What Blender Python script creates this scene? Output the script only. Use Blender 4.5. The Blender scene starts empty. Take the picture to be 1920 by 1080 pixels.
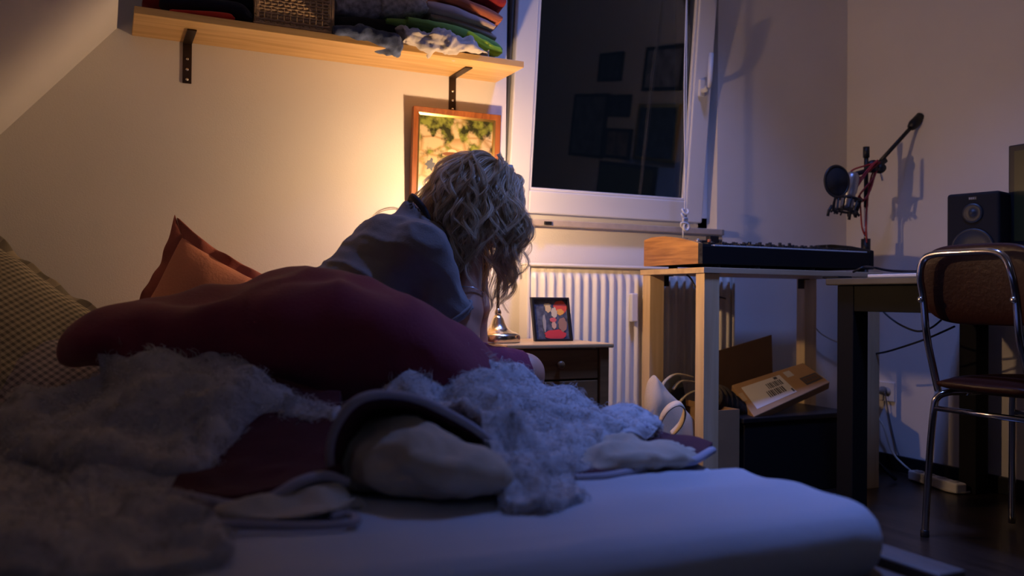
import bpy, bmesh, math, random
import numpy as np
from mathutils import Vector, Matrix
random.seed(7)
RNG = np.random.default_rng(7)
SC = bpy.context.scene
COL = SC.collection

# ------------------------------------------------------------------ camera
EYE = 0.72
FPX = 1609.4
def _rot(yaw, pitch, roll):
    cy, sy = math.cos(yaw), math.sin(yaw)
    right = np.array([cy, sy, 0]); fwd = np.array([-sy, cy, 0]); up = np.array([0, 0, 1.])
    cp, sp = math.cos(pitch), math.sin(pitch)
    fwd2 = fwd*cp+up*sp; up2 = up*cp-fwd*sp
    cr, sr = math.cos(roll), math.sin(roll)
    r3 = right*cr+up2*sr; u3 = up2*cr-right*sr
    return np.array([r3, -u3, fwd2])
CM = _rot(-0.4457, 0.0124, 0.0102)
cam = bpy.data.cameras.new('camera'); cam_o = bpy.data.objects.new('camera', cam); COL.objects.link(cam_o)
cam.sensor_width = 36.0; cam.lens = FPX/1920*36.0; cam.clip_start = 0.02
cam_o.matrix_world = Matrix(((CM[0][0], -CM[1][0], -CM[2][0], 0), (CM[0][1], -CM[1][1], -CM[2][1], 0),
                             (CM[0][2], -CM[1][2], -CM[2][2], EYE), (0, 0, 0, 1)))
cam.dof.use_dof = True; cam.dof.focus_distance = 2.55; cam.dof.aperture_fstop = 2.4
SC.camera = cam_o
# measured photo points to real positions on a known plane or at a known distance
def _ray(x, y): return CM.T @ np.array([(x-960)/FPX, (y-540)/FPX, 1.])
_E = np.array([0, 0, EYE])
def PX(x, y, X): r = _ray(x, y); return _E + r*(X/r[0])
def PY(x, y, Y): r = _ray(x, y); return _E + r*(Y/r[1])
def PZ(x, y, Z): r = _ray(x, y); return _E + r*((Z-EYE)/r[2])
def PD(x, y, d): return _E + _ray(x, y)*d

# ------------------------------------------------------------------ light and exposure
SC.view_settings.view_transform = 'Standard'; SC.view_settings.look = 'None'
SC.view_settings.gamma = 1.0; SC.view_settings.use_curve_mapping = False
SC.view_settings.exposure = 0.0
world = bpy.data.worlds.new('night'); SC.world = world; world.use_nodes = True
world.node_tree.nodes['Background'].inputs[0].default_value = (0.0050, 0.0075, 0.014, 1)
world.node_tree.nodes['Background'].inputs[1].default_value = 0.6
BULB_STRENGTH = 1300.0
SKY_LIGHT_POS = (1.71, 1.75, 3.20)
def area(name, loc, rot, size, size_y, color, power, spread=math.pi):
    l = bpy.data.lights.new(name, 'AREA'); l.shape = 'RECTANGLE'; l.size = size; l.size_y = size_y
    l.color = color; l.energy = power
    l.spread = spread
    o = bpy.data.objects.new(name, l); o.location = loc; o.rotation_euler = rot; COL.objects.link(o); return o
area('roof_window_light', SKY_LIGHT_POS, (0, math.radians(6), 0), 0.30, 0.30, (0.17, 0.30, 1.0), 21.0, math.radians(92))
area('room_fill_light', (0.1, -1.45, 2.1), (math.radians(-88), 0, math.radians(150)), 0.8, 0.8, (0.54, 0.60, 1.0), 2.1)  # added cool fill from behind the camera, not a lamp of the room

# ------------------------------------------------------------------ materials
MATS = {}
def _new(name):
    m = bpy.data.materials.new(name); m.use_nodes = True; MATS[name] = m
    return m, m.node_tree.nodes, m.node_tree.links, m.node_tree.nodes['Principled BSDF']
def mat(name, col, rough=0.6, metal=0.0, bump=0.0, bscale=60.0, var=0.0, vscale=8.0, sheen=0.0, spec=None, stretch=None, detail=4):
    m, N, L, b = _new(name)
    b.inputs['Base Color'].default_value = (*col, 1); b.inputs['Roughness'].default_value = rough
    b.inputs['Metallic'].default_value = metal
    if spec is not None: b.inputs['Specular IOR Level'].default_value = spec
    if sheen: b.inputs['Sheen Weight'].default_value = sheen; b.inputs['Sheen Roughness'].default_value = .5
    tc = N.new('ShaderNodeTexCoord'); mp = N.new('ShaderNodeMapping'); L.new(tc.outputs['Object'], mp.inputs[0])
    if stretch: mp.inputs['Scale'].default_value = stretch
    if var:
        n = N.new('ShaderNodeTexNoise'); n.inputs['Scale'].default_value = vscale; n.inputs['Detail'].default_value = detail
        L.new(mp.outputs[0], n.inputs['Vector'])
        r = N.new('ShaderNodeMapRange'); r.inputs[1].default_value = .3; r.inputs[2].default_value = .7
        r.inputs[3].default_value = 1-var; r.inputs[4].default_value = 1+var; L.new(n.outputs[0], r.inputs[0])
        mx = N.new('ShaderNodeVectorMath'); mx.operation = 'SCALE'; mx.inputs[0].default_value = col
        L.new(r.outputs[0], mx.inputs['Scale']); L.new(mx.outputs[0], b.inputs['Base Color'])
    if bump:
        n = N.new('ShaderNodeTexNoise'); n.inputs['Scale'].default_value = bscale; n.inputs['Detail'].default_value = 4
        L.new(mp.outputs[0], n.inputs['Vector'])
        bp = N.new('ShaderNodeBump'); bp.inputs['Strength'].default_value = bump; bp.inputs['Distance'].default_value = .004
        L.new(n.outputs[0], bp.inputs['Height']); L.new(bp.outputs[0], b.inputs['Normal'])
    return m
def wood(name, c1, c2, rough=.45, along='X', scale=3.0, bands=True):
    m, N, L, b = _new(name); b.inputs['Roughness'].default_value = rough
    tc = N.new('ShaderNodeTexCoord'); mp = N.new('ShaderNodeMapping'); L.new(tc.outputs['Object'], mp.inputs[0])
    s = {'X': (1, 14, 14), 'Y': (14, 1, 14), 'Z': (14, 14, 1)}[along]; mp.inputs['Scale'].default_value = s
    n = N.new('ShaderNodeTexNoise'); n.inputs['Scale'].default_value = scale; n.inputs['Detail'].default_value = 6; n.inputs['Distortion'].default_value = .6
    L.new(mp.outputs[0], n.inputs['Vector'])
    r = N.new('ShaderNodeValToRGB'); r.color_ramp.elements[0].position = .3; r.color_ramp.elements[1].position = .72
    r.color_ramp.elements[0].color = (*c1, 1); r.color_ramp.elements[1].color = (*c2, 1)
    L.new(n.outputs[0], r.inputs[0]); L.new(r.outputs[0], b.inputs['Base Color'])
    bp = N.new('ShaderNodeBump'); bp.inputs['Strength'].default_value = .15; bp.inputs['Distance'].default_value = .002
    L.new(n.outputs[0], bp.inputs['Height']); L.new(bp.outputs[0], b.inputs['Normal'])
    return m
def gingham(name, base, dark, n=26):
    m, N, L, b = _new(name); b.inputs['Roughness'].default_value = .9
    tc = N.new('ShaderNodeTexCoord'); sp = N.new('ShaderNodeSeparateXYZ'); L.new(tc.outputs['UV'], sp.inputs[0])
    outs = []
    for ax in (0, 1):
        a = N.new('ShaderNodeMath'); a.operation = 'MULTIPLY'; a.inputs[1].default_value = n; L.new(sp.outputs[ax], a.inputs[0])
        f = N.new('ShaderNodeMath'); f.operation = 'FRACT'; L.new(a.outputs[0], f.inputs[0])
        g = N.new('ShaderNodeMath'); g.operation = 'GREATER_THAN'; g.inputs[1].default_value = .5; L.new(f.outputs[0], g.inputs[0])
        h = N.new('ShaderNodeMath'); h.operation = 'MULTIPLY'; h.inputs[1].default_value = .5; L.new(g.outputs[0], h.inputs[0])
        outs.append(h)
    s = N.new('ShaderNodeMath'); s.operation = 'ADD'; L.new(outs[0].outputs[0], s.inputs[0]); L.new(outs[1].outputs[0], s.inputs[1])
    mx = N.new('ShaderNodeMix'); mx.data_type = 'RGBA'; mx.inputs['A'].default_value = (*base, 1); mx.inputs['B'].default_value = (*dark, 1)
    L.new(s.outputs[0], mx.inputs['Factor']); L.new(mx.outputs['Result'], b.inputs['Base Color'])
    return m
def strandmat(name, c1, c2, rough=.5, transl=.3, freq=900):
    m, N, L, b = _new(name); b.inputs['Roughness'].default_value = rough
    at = N.new('ShaderNodeAttribute'); at.attribute_name = 'rnd'
    mx = N.new('ShaderNodeMix'); mx.data_type = 'RGBA'; mx.inputs['A'].default_value = (*c1, 1); mx.inputs['B'].default_value = (*c2, 1)
    L.new(at.outputs['Fac'], mx.inputs['Factor']); L.new(mx.outputs['Result'], b.inputs['Base Color'])
    t = N.new('ShaderNodeBsdfTranslucent'); L.new(mx.outputs['Result'], t.inputs[0])
    ms = N.new('ShaderNodeMixShader'); ms.inputs[0].default_value = transl
    L.new(b.outputs[0], ms.inputs[1]); L.new(t.outputs[0], ms.inputs[2])
    L.new(ms.outputs[0], N['Material Output'].inputs[0]); return m
def emis(name, col, s):
    m, N, L, b = _new(name); b.inputs['Base Color'].default_value = (*col, 1)
    b.inputs['Emission Color'].default_value = (*col, 1); b.inputs['Emission Strength'].default_value = s; return m

wall_m = mat('wall_paint', (.78, .74, .70), .9, bump=.12, bscale=220, var=.03, vscale=3)
ceil_m = mat('ceiling_paint', (.76, .74, .72), .9, bump=.10, bscale=200)
floor_m = wood('floor_boards', (.012, .008, .006), (.035, .022, .016), .32, 'Y', 3)
skirt_m = mat('dark_skirting', (.006, .006, .008), .5)
pvc_m = mat('white_window_plastic', (.80, .79, .78), .35)
gasket_m = mat('grey_gasket', (.08, .08, .08), .6)
sillm = mat('stone_sill', (.50, .42, .34), .5, var=.1, vscale=30)
rad_m = mat('radiator_enamel', (.86, .82, .72), .4)
pine_m = wood('pine_board', (.60, .34, .11), (.84, .56, .24), .45, 'X', 2.4)
pinez_m = wood('pine_post', (.74, .52, .27), (.90, .69, .42), .5, 'Z', 2.4)
pinex_m = wood('pine_top', (.60, .42, .24), (.76, .57, .35), .5, 'X', 2.4)
nightw_m = wood('nightstand_wood', (.17, .085, .03), (.26, .14, .055), .42, 'X', 3)
nighttop_m = wood('nightstand_top', (.55, .36, .15), (.70, .48, .22), .35, 'X', 3)
synthw_m = wood('synth_cheek_wood', (.26, .10, .025), (.62, .30, .085), .38, 'Y', 5)
framew_m = wood('mahogany_frame', (.16, .045, .015), (.34, .11, .03), .3, 'Z', 4)
gold_m = mat('gold_fillet', (.75, .50, .16), .3, 1.0)
iron_m = mat('brown_bracket_iron', (.055, .032, .020), .45, .6)
steel_m = mat('screw_steel', (.75, .72, .68), .25, 1.0)
chrome_m = mat('chrome', (.72, .72, .74), .14, 1.0)
nickel_m = mat('brushed_nickel', (.72, .63, .50), .22, 1.0)
black_m = mat('black_plastic', (.008, .008, .010), .45)
black2_m = mat('black_lacquer', (.007, .0065, .007), .75, spec=.25)
blackf_m = mat('black_fabric', (.010, .010, .012), .9)
olive_m = mat('desk_paint', (.010, .0095, .006), .7, var=.2, spec=.2)
deskt_m = mat('desk_top_paint', (.10, .088, .066), .45, var=.2)
white_m = mat('white_plastic', (.75, .74, .72), .4)
paper_m = mat('white_paper', (.78, .77, .76), .7)
leather_m = mat('brown_vinyl', (.034, .0085, .0035), .42, spec=.3, bump=.25, bscale=90, var=.12)
sheet_m = mat('white_sheet', (.50, .53, .60), .85, bump=.25, bscale=25, sheen=.1)
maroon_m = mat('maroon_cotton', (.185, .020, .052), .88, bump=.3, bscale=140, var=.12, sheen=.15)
quilt_shade_m = mat('quilt_maroon_shaded', (.060, .006, .016), .9, bump=.3, bscale=140, var=.12)  # maroon darkened so the folds carry deep shade in their colour
maroond_m = mat('maroon_cotton_dress', (.17, .020, .050), .9, bump=.3, bscale=140)
binding_m = mat('grey_binding', (.36, .35, .42), .85, bump=.2, bscale=200)
cream_m = mat('cream_lining', (.50, .44, .35), .9, bump=.5, bscale=45, var=.1, sheen=.1)
furbase_m = mat('fleece_base', (.46, .455, .475), .95, bump=.6, bscale=120)
fur_m = strandmat('fleece_strand', (.50, .495, .515), (.82, .81, .82), .8, .35)
hair_m = strandmat('blonde_hair', (.52, .39, .24), (1.0, .86, .62), .40, .42)
skin_m = mat('skin', (.52, .27, .18), .5, bump=.05, bscale=200); 
skin_m.node_tree.nodes['Principled BSDF'].inputs['Subsurface Weight'].default_value = .08
skin_m.node_tree.nodes['Principled BSDF'].inputs['Subsurface Radius'].default_value = (.01, .004, .002)
shirt_m = mat('grey_tshirt_cotton', (.21, .205, .205), .92, bump=.3, bscale=260, var=.1, sheen=.2)
rust_m = mat('rust_pillow_linen', (.60, .235, .145), .9, bump=.4, bscale=120, sheen=.1)
rustd_m = mat('rust_flange', (.38, .11, .08), .9, bump=.3, bscale=120)
ging_m = gingham('olive_gingham', (.42, .36, .26), (.12, .11, .085), 30)
ging2_m = gingham('mauve_gingham', (.46, .39, .40), (.13, .12, .14), 30)
card_m = mat('cardboard', (.40, .235, .11), .8, bump=.1, bscale=60, var=.08)
cardd_m = mat('brown_cardboard', (.16, .085, .042), .85, var=.1)
canvas_m = mat('cream_canvas', (.66, .53, .36), .9, bump=.3, bscale=260)
wicker_m = mat('wicker', (.62, .42, .24), .7, bump=.3, bscale=300, var=.2, vscale=60)
rope_m = mat('white_cord', (.78, .77, .78), .8)
redc_m = mat('red_cable', (.36, .022, .022), .5)
cable_m = mat('dark_cable', (.008, .009, .014), .5)
glass_dark = mat('speaker_cone', (.016, .016, .018), .5)
bulb_m = emis('lamp_bulb_glow', (1.0, .62, .33), BULB_STRENGTH)

# ------------------------------------------------------------------ object helpers
def link(name, me, m=None, parent=None, smooth=False):
    o = bpy.data.objects.new(name, me); COL.objects.link(o)
    if m is not None:
        for mm in (m if isinstance(m, (list, tuple)) else [m]): me.materials.append(mm)
    if smooth and len(me.polygons):
        me.polygons.foreach_set('use_smooth', [True]*len(me.polygons))
    if parent is not None:
        o.parent = parent; o.matrix_parent_inverse = Matrix.Translation(-Vector(parent.location))
    return o
def tag(o, label, cat, group=None, kind=None):
    o['label'] = label; o['category'] = cat
    if group: o['group'] = group
    if kind: o['kind'] = kind
    return o
def thing(name, label, cat, loc=(0, 0, 0), group=None):
    o = bpy.data.objects.new(name, None); COL.objects.link(o); o.location = Vector([float(v) for v in loc]); o.empty_display_size = .05
    return tag(o, label, cat, group)
def struct(o): o['kind'] = 'structure'; return o
class MB:
    def __init__(s): s.v = []; s.f = []; s.mi = []
    def add(s, V, F, mi=0):
        b = len(s.v); s.v += [tuple(map(float, v)) for v in V]; s.f += [tuple(i+b for i in f) for f in F]; s.mi += [mi]*len(F); return s
    def hexa(s, P, mi=0):   # 8 points: bottom ring 0-3, top ring 4-7
        return s.add(P, [(3, 2, 1, 0), (4, 5, 6, 7), (0, 1, 5, 4), (1, 2, 6, 5), (2, 3, 7, 6), (3, 0, 4, 7)], mi)
    def box(s, x0, x1, y0, y1, z0, z1, mi=0):
        return s.hexa([(x0, y0, z0), (x1, y0, z0), (x1, y1, z0), (x0, y1, z0), (x0, y0, z1), (x1, y0, z1), (x1, y1, z1), (x0, y1, z1)], mi)
    def obox(s, c, ax, ay, az, mi=0):  # centre and three half-axis vectors
        c, ax, ay, az = [np.array(t, float) for t in (c, ax, ay, az)]
        return s.hexa([c-ax-ay-az, c+ax-ay-az, c+ax+ay-az, c-ax+ay-az, c-ax-ay+az, c+ax-ay+az, c+ax+ay+az, c-ax+ay+az], mi)
    def tube(s, pts, r, n=10, mi=0, closed=False, flat=1.0):
        pts = [np.array(p, float) for p in pts]; rs = r if isinstance(r, (list, tuple, np.ndarray)) else [r]*len(pts)
        V = []; N = len(pts); prev = None
        for i, p in enumerate(pts):
            if closed: t = pts[(i+1) % N]-pts[i-1]
            else: t = pts[min(i+1, N-1)]-pts[max(i-1, 0)]
            t = t/(np.linalg.norm(t)+1e-9)
            if prev is None:
                a = np.array([0, 0, 1.]) if abs(t[2]) < .9 else np.array([1., 0, 0])
                u = np.cross(t, a)
            else: u = prev-t*(prev@t)
            u /= np.linalg.norm(u)+1e-9; w = np.cross(t, u); prev = u
            for k in range(n):
                a = 2*math.pi*k/n; V.append(p+rs[i]*(math.cos(a)*u+flat*math.sin(a)*w))
        F = []
        for i in range(N if closed else N-1):
            j = (i+1) % N
            for k in range(n): F.append((i*n+k, i*n+(k+1) % n, j*n+(k+1) % n, j*n+k))
        if not closed: F += [tuple(range(n-1, -1, -1)), tuple(range((N-1)*n, N*n))]
        return s.add(V, F, mi)
    def lathe(s, prof, c=(0, 0, 0), axis=(0, 0, 1), n=32, mi=0):
        ax = np.array(axis, float); ax /= np.linalg.norm(ax)
        a = np.array([1., 0, 0]) if abs(ax[0]) < .9 else np.array([0, 1., 0])
        u = np.cross(ax, a); u /= np.linalg.norm(u); w = np.cross(ax, u); c = np.array(c, float); V = []
        for r, z in prof:
            for k in range(n):
                t = 2*math.pi*k/n; V.append(c+ax*z+r*(math.cos(t)*u+math.sin(t)*w))
        F = []
        for i in range(len(prof)-1):
            for k in range(n): F.append((i*n+k, i*n+(k+1) % n, (i+1)*n+(k+1) % n, (i+1)*n+k))
        F += [tuple(range(n-1, -1, -1)), tuple(range((len(prof)-1)*n, len(prof)*n))]
        return s.add(V, F, mi)
    def build(s, name, m, parent=None, smooth=False, bevel=0, seg=2, sub=0):
        me = bpy.data.meshes.new(name); me.from_pydata(s.v, [], s.f)
        if any(s.mi): me.polygons.foreach_set('material_index', s.mi)
        bm = bmesh.new(); bm.from_mesh(me); bmesh.ops.recalc_face_normals(bm, faces=bm.faces); bm.to_mesh(me); bm.free()
        me.update(); o = link(name, me, m, parent, smooth)
        if bevel:
            b = o.modifiers.new('bevel', 'BEVEL'); b.width = bevel; b.segments = seg; b.limit_method = 'ANGLE'
        if sub:
            b = o.modifiers.new('sub', 'SUBSURF'); b.levels = sub; b.render_levels = sub
        return o
def spline(pts, n):
    P = np.array(pts, float); N = len(P); out = []
    for t in np.linspace(0, N-1, n):
        i = min(int(t), N-2); u = t-i
        p0 = P[max(i-1, 0)]; p1 = P[i]; p2 = P[i+1]; p3 = P[min(i+2, N-1)]
        out.append(.5*((2*p1)+(-p0+p2)*u+(2*p0-5*p1+4*p2-p3)*u*u+(-p0+3*p1-3*p2+p3)*u**3))
    return np.array(out)
# value noise, vectorised
def _hash(i, j, k, s):
    h = (i*374761393+j*668265263+k*2147483647+s*1274126177) & 0xffffffff
    h = ((h ^ (h >> 13))*1274126177) & 0xffffffff
    return ((h ^ (h >> 16)) & 0xffff)/65535.0*2-1
def vnoise(P, scale=1.0, seed=0):
    P = np.asarray(P, float)*scale; I = np.floor(P).astype(np.int64); f = P-I; f = f*f*(3-2*f); r = 0
    for a in (0, 1):
        for b in (0, 1):
            for c in (0, 1):
                w = (f[..., 0] if a else 1-f[..., 0])*(f[..., 1] if b else 1-f[..., 1])*(f[..., 2] if c else 1-f[..., 2])
                r = r+w*_hash(I[..., 0]+a, I[..., 1]+b, I[..., 2]+c, seed)
    return r
def fbm(P, scale, seed=0, o=3):
    r = 0; a = 1
    for k in range(o): r = r+a*vnoise(P, scale*2**k, seed+k*17); a *= .5
    return r
def ridge(P, scale, seed=0): return 1-np.abs(fbm(P, scale, seed, 2))*1.6

def grid_mesh(name, G, m, parent=None, closed_u=False, caps=False, uv=None, smooth=True, thick=0, sub=0):
    nu, nv = G.shape[:2]; V = G.reshape(-1, 3)
    F = []; uvs = []
    for i in range(nu-1):
        for j in range(nv if closed_u else nv-1):
            j2 = (j+1) % nv
            F.append((i*nv+j, i*nv+j2, (i+1)*nv+j2, (i+1)*nv+j))
            uvs += [(i/(nu-1), j/nv), (i/(nu-1), (j+1)/nv), ((i+1)/(nu-1), (j+1)/nv), ((i+1)/(nu-1), j/nv)]
    if caps and closed_u:
        F.append(tuple(range(nv-1, -1, -1))); uvs += [(0, 0)]*nv
        F.append(tuple((nu-1)*nv+k for k in range(nv))); uvs += [(0, 0)]*nv
    me = bpy.data.meshes.new(name); me.from_pydata(V.tolist(), [], F); l = me.uv_layers.new(name='UVMap')
    l.data.foreach_set('uv', np.array(uvs, np.float32).ravel())
    me.update(); o = link(name, me, m, parent, smooth)
    if thick:
        s = o.modifiers.new('solid', 'SOLIDIFY'); s.thickness = thick; s.offset = 0
    if sub:
        b = o.modifiers.new('sub', 'SUBSURF'); b.levels = sub; b.render_levels = sub
    return o
def normals(G, closed=False):
    if closed:
        dv = np.roll(G, -1, 1)-np.roll(G, 1, 1)
    else: dv = np.gradient(G, axis=1)
    du = np.gradient(G, axis=0); n = np.cross(du, dv); n /= np.linalg.norm(n, axis=2, keepdims=True)+1e-9; return n
def upgrid(rows, nu, nv):
    A = np.array([spline(r, nv) for r in rows]); return np.array([spline(A[:, j], nu) for j in range(nv)]).transpose(1, 0, 2)
def toward_cam(G, n):
    c = G.mean((0, 1)); 
    return n if ((_E-c)@n.mean((0, 1))) > 0 else -n
def patch(name, rows, m, parent=None, nu=60, nv=60, disp=None, thick=.012, zmin=None):
    """rows of (px,py,distance); a draped sheet with real relief and thickness"""
    R = [[PD(*p) for p in r] for r in rows]; G = upgrid(R, nu, nv); n = toward_cam(G, normals(G))
    if disp is not None: G = G+n*disp(G)[..., None]
    if zmin is not None: G[..., 2] = np.maximum(G[..., 2], zmin)
    return grid_mesh(name, G, m, parent, thick=thick), G, toward_cam(G, normals(G))
def rings(name, secs, m, parent=None, nu=70, nv=56, disp=None, p=2.4, zmin=None, lo=None):
    """secs: (X, ztop, zbot, ynear, yfar[, xshift]) superellipse sections along X in world space"""
    S = spline([list(map(float, s)) for s in secs], nu); G = []
    for X, zt, zb, y0, y1 in S[:, :5]:
        a = np.linspace(0, 2*math.pi, nv, endpoint=False); ca, sa = np.cos(a), np.sin(a)
        ey = np.sign(ca)*np.abs(ca)**(2/p); ez = np.sign(sa)*np.abs(sa)**(2/p)
        G.append(np.stack([np.full(nv, X), (y0+y1)/2-(y1-y0)/2*ey, (zt+zb)/2+(zt-zb)/2*ez], 1))
    G = np.array(G); n = normals(G, True)
    c = G.mean(1, keepdims=True); s = np.sign(((G-c)*n).sum()); n = n*s
    if disp is not None: G = G+n*disp(G)[..., None]
    if zmin is not None: G[..., 2] = np.maximum(G[..., 2], zmin)
    return grid_mesh(name, G, m, parent, closed_u=True, caps=True), G, n
def strands(name, roots, dirs, length, steps, width, m, parent=None, curl=.3, grav=.5, stiff=.75, seed=1, paths=None, taper=True, clump=None):
    """many thin ribbons in one mesh"""
    rng = np.random.default_rng(seed)
    if paths is None:
        n = len(roots); p = roots.copy(); d = dirs.copy(); L = length*(.7+.6*rng.random(n)); Ps = [p.copy()]
        ph = rng.random((n, 3))*6.28; fr = 3+rng.random((n, 1))*3
        for k in range(steps):
            w = np.sin(ph+fr*(k+1)/steps*4)*curl
            if clump is not None: w = w+clump(p)*curl*2
            d = d*stiff+w*(1-stiff)+np.array([0, 0, -grav])*(1-stiff); d /= np.linalg.norm(d, axis=1, keepdims=True)+1e-9
            p = p+d*(L/steps)[:, None]; Ps.append(p.copy())
        paths = np.stack(Ps, 1)
    n, K = paths.shape[:2]
    t = np.gradient(paths, axis=1); t /= np.linalg.norm(t, axis=2, keepdims=True)+1e-9
    rv = rng.normal(size=(n, 1, 3)); s = np.cross(t, rv+0*t); s /= np.linalg.norm(s, axis=2, keepdims=True)+1e-9
    wd = (np.linspace(1, .25, K) if taper else np.ones(K))[None, :, None]*width*(.7+.6*rng.random((n, 1, 1)))
    V = np.stack([paths-s*wd/2, paths+s*wd/2], 2).reshape(-1, 3)
    i = np.arange(n)[:, None]*(K*2)+np.arange(K-1)[None, :]*2
    F = np.stack([i, i+1, i+3, i+2], 2).reshape(-1, 4)
    me = bpy.data.meshes.new(name); me.vertices.add(len(V)); me.vertices.foreach_set('co', V.astype(np.float32).ravel())
    me.loops.add(F.size); me.loops.foreach_set('vertex_index', F.astype(np.int32).ravel())
    me.polygons.add(len(F)); me.polygons.foreach_set('loop_start', (np.arange(len(F))*4).astype(np.int32))
    me.update(calc_edges=True)
    a = me.attributes.new('rnd', 'FLOAT', 'POINT'); a.data.foreach_set('value', np.repeat(rng.random(n), K*2).astype(np.float32))
    return link(name, me, m, parent, True)
def scatter(G, n, count, seed=0, mask=None):
    """random points and normals on a quad grid"""
    rng = np.random.default_rng(seed); a, b = G.shape[:2]
    e1 = G[1:, :-1]-G[:-1, :-1]; e2 = G[:-1, 1:]-G[:-1, :-1]; A = np.linalg.norm(np.cross(e1, e2), axis=2).ravel()
    c = rng.choice(len(A), count, p=A/A.sum()); i, j = c//(b-1), c % (b-1); u = rng.random((count, 1)); v = rng.random((count, 1))
    def bl(X): return X[i, j]*(1-u)*(1-v)+X[i+1, j]*u*(1-v)+X[i, j+1]*(1-u)*v+X[i+1, j+1]*u*v
    N = bl(n); N /= np.linalg.norm(N, axis=1, keepdims=True)+1e-9; return bl(G), N
def lerp(a, b, t): return np.array(a)*(1-t)+np.array(b)*t
def ring(c, ax, r, n=28):
    ax = ax/np.linalg.norm(ax); u = np.cross(ax, [0, 0, 1.]); 
    if np.linalg.norm(u) < .1: u = np.cross(ax, [1., 0, 0])
    u /= np.linalg.norm(u); w = np.cross(ax, u); return [c+r*(math.cos(t)*u+math.sin(t)*w) for t in np.linspace(0, 2*math.pi, n)[:-1]]
# signed distance modelling (smooth joined bodies)
def cap(P, a, b, r1, r2=None, sy=1.0):
    r2 = r1 if r2 is None else r2; a = np.array(a, float); b = np.array(b, float)
    S = np.array([1, sy, 1]); Q = P*S; a = a*S; b = b*S; ab = b-a
    t = np.clip(((Q-a)@ab)/(ab@ab+1e-12), 0, 1)
    return np.linalg.norm(Q-a-t[..., None]*ab, axis=-1)-(r1+(r2-r1)*t)
def ell(P, c, A, R):  # A rows are axes
    q = (P-np.array(c))@np.array(A).T/np.array(R); l = np.linalg.norm(q, axis=-1); return (l-1)*min(R)
def smin(a, b, k):
    h = np.clip(.5+.5*(b-a)/k, 0, 1); return b*(1-h)+a*h-k*h*(1-h)
def sdf_mesh(name, fn, lo, hi, res, m, parent=None, noise=None):
    lo = np.array(lo, float); n = np.ceil((np.array(hi)-lo)/res).astype(int)+1
    ax = [lo[k]+np.arange(n[k])*res for k in range(3)]
    F = np.empty(n, np.float32); yz = np.stack(np.meshgrid(ax[1], ax[2], indexing='ij'), -1)
    CH = 12
    for i in range(0, n[0], CH):
        xs = ax[0][i:i+CH]; P = np.empty((len(xs), *yz.shape[:2], 3)); P[..., 0] = xs[:, None, None]; P[..., 1:] = yz[None]
        F[i:i+CH] = fn(P)
    S = F < 0
    cs = [(a, b, c) for a in (0, 1) for b in (0, 1) for c in (0, 1)]
    def sub(X, o): return X[o[0]:n[0]-1+o[0], o[1]:n[1]-1+o[1], o[2]:n[2]-1+o[2]]
    cnt = sum(sub(S, o).astype(np.int8) for o in cs); act = (cnt > 0) & (cnt < 8)
    idx = np.argwhere(act); vid = -np.ones(act.shape, np.int64); vid[act] = np.arange(len(idx))
    acc = np.zeros((len(idx), 3)); w = np.zeros(len(idx))
    for a in range(8):
        for b in range(a+1, 8):
            o1, o2 = np.array(cs[a]), np.array(cs[b])
            if np.abs(o1-o2).sum() != 1: continue
            f1 = F[tuple((idx+o1).T)]; f2 = F[tuple((idx+o2).T)]; c = (f1 < 0) != (f2 < 0)
            t = np.where(c, f1/(f1-f2+1e-12), 0)
            acc += np.where(c[:, None], o1+t[:, None]*(o2-o1), 0); w += c
    V = lo+(idx+acc/w[:, None])*res; faces = []
    for k in range(3):
        o = np.zeros(3, int); o[k] = 1; u, v = (k+1) % 3, (k+2) % 3
        A = S[:n[0]-o[0], :n[1]-o[1], :n[2]-o[2]]; B = S[o[0]:, o[1]:, o[2]:]
        e = np.argwhere(A != B); e = e[(e[:, u] > 0) & (e[:, v] > 0) & (e[:, u] < n[u]-1) & (e[:, v] < n[v]-1)]
        eu = np.zeros(3, int); eu[u] = 1; ev = np.zeros(3, int); ev[v] = 1
        q = np.stack([vid[tuple((e-eu-ev).T)], vid[tuple((e-ev).T)], vid[tuple(e.T)], vid[tuple((e-eu).T)]], 1)
        fl = S[tuple(e.T)]; q[~fl] = q[~fl][:, ::-1]; faces.append(q)
    Fc = np.concatenate(faces); Fc = Fc[(Fc >= 0).all(1)]
    if noise is not None:
        h = res; g = np.stack([fn(V+np.eye(3)[k]*h)-fn(V-np.eye(3)[k]*h) for k in range(3)], 1); g /= np.linalg.norm(g, axis=1, keepdims=True)+1e-9
        V = V+g*noise(V)[:, None]
    me = bpy.data.meshes.new(name); me.from_pydata(V.tolist(), [], Fc.tolist()); me.update()
    return link(name, me, m, parent, True)
def text(name, s, size, m, parent, mtx, ext=.0004):
    c = bpy.data.curves.new(name, 'FONT'); c.body = s; c.size = size; c.extrude = ext; c.align_x = 'CENTER'; c.align_y = 'CENTER'
    t = bpy.data.objects.new('tmp_text', c); me = bpy.data.meshes.new_from_object(t); bpy.data.objects.remove(t)
    me.materials.clear(); me.materials.append(m); me.transform(mtx)
    o = bpy.data.objects.new(name, me); COL.objects.link(o)
    if parent is not None:
        o.parent = parent; o.matrix_parent_inverse = Matrix.Translation(-Vector(parent.location))
    return o

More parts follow.
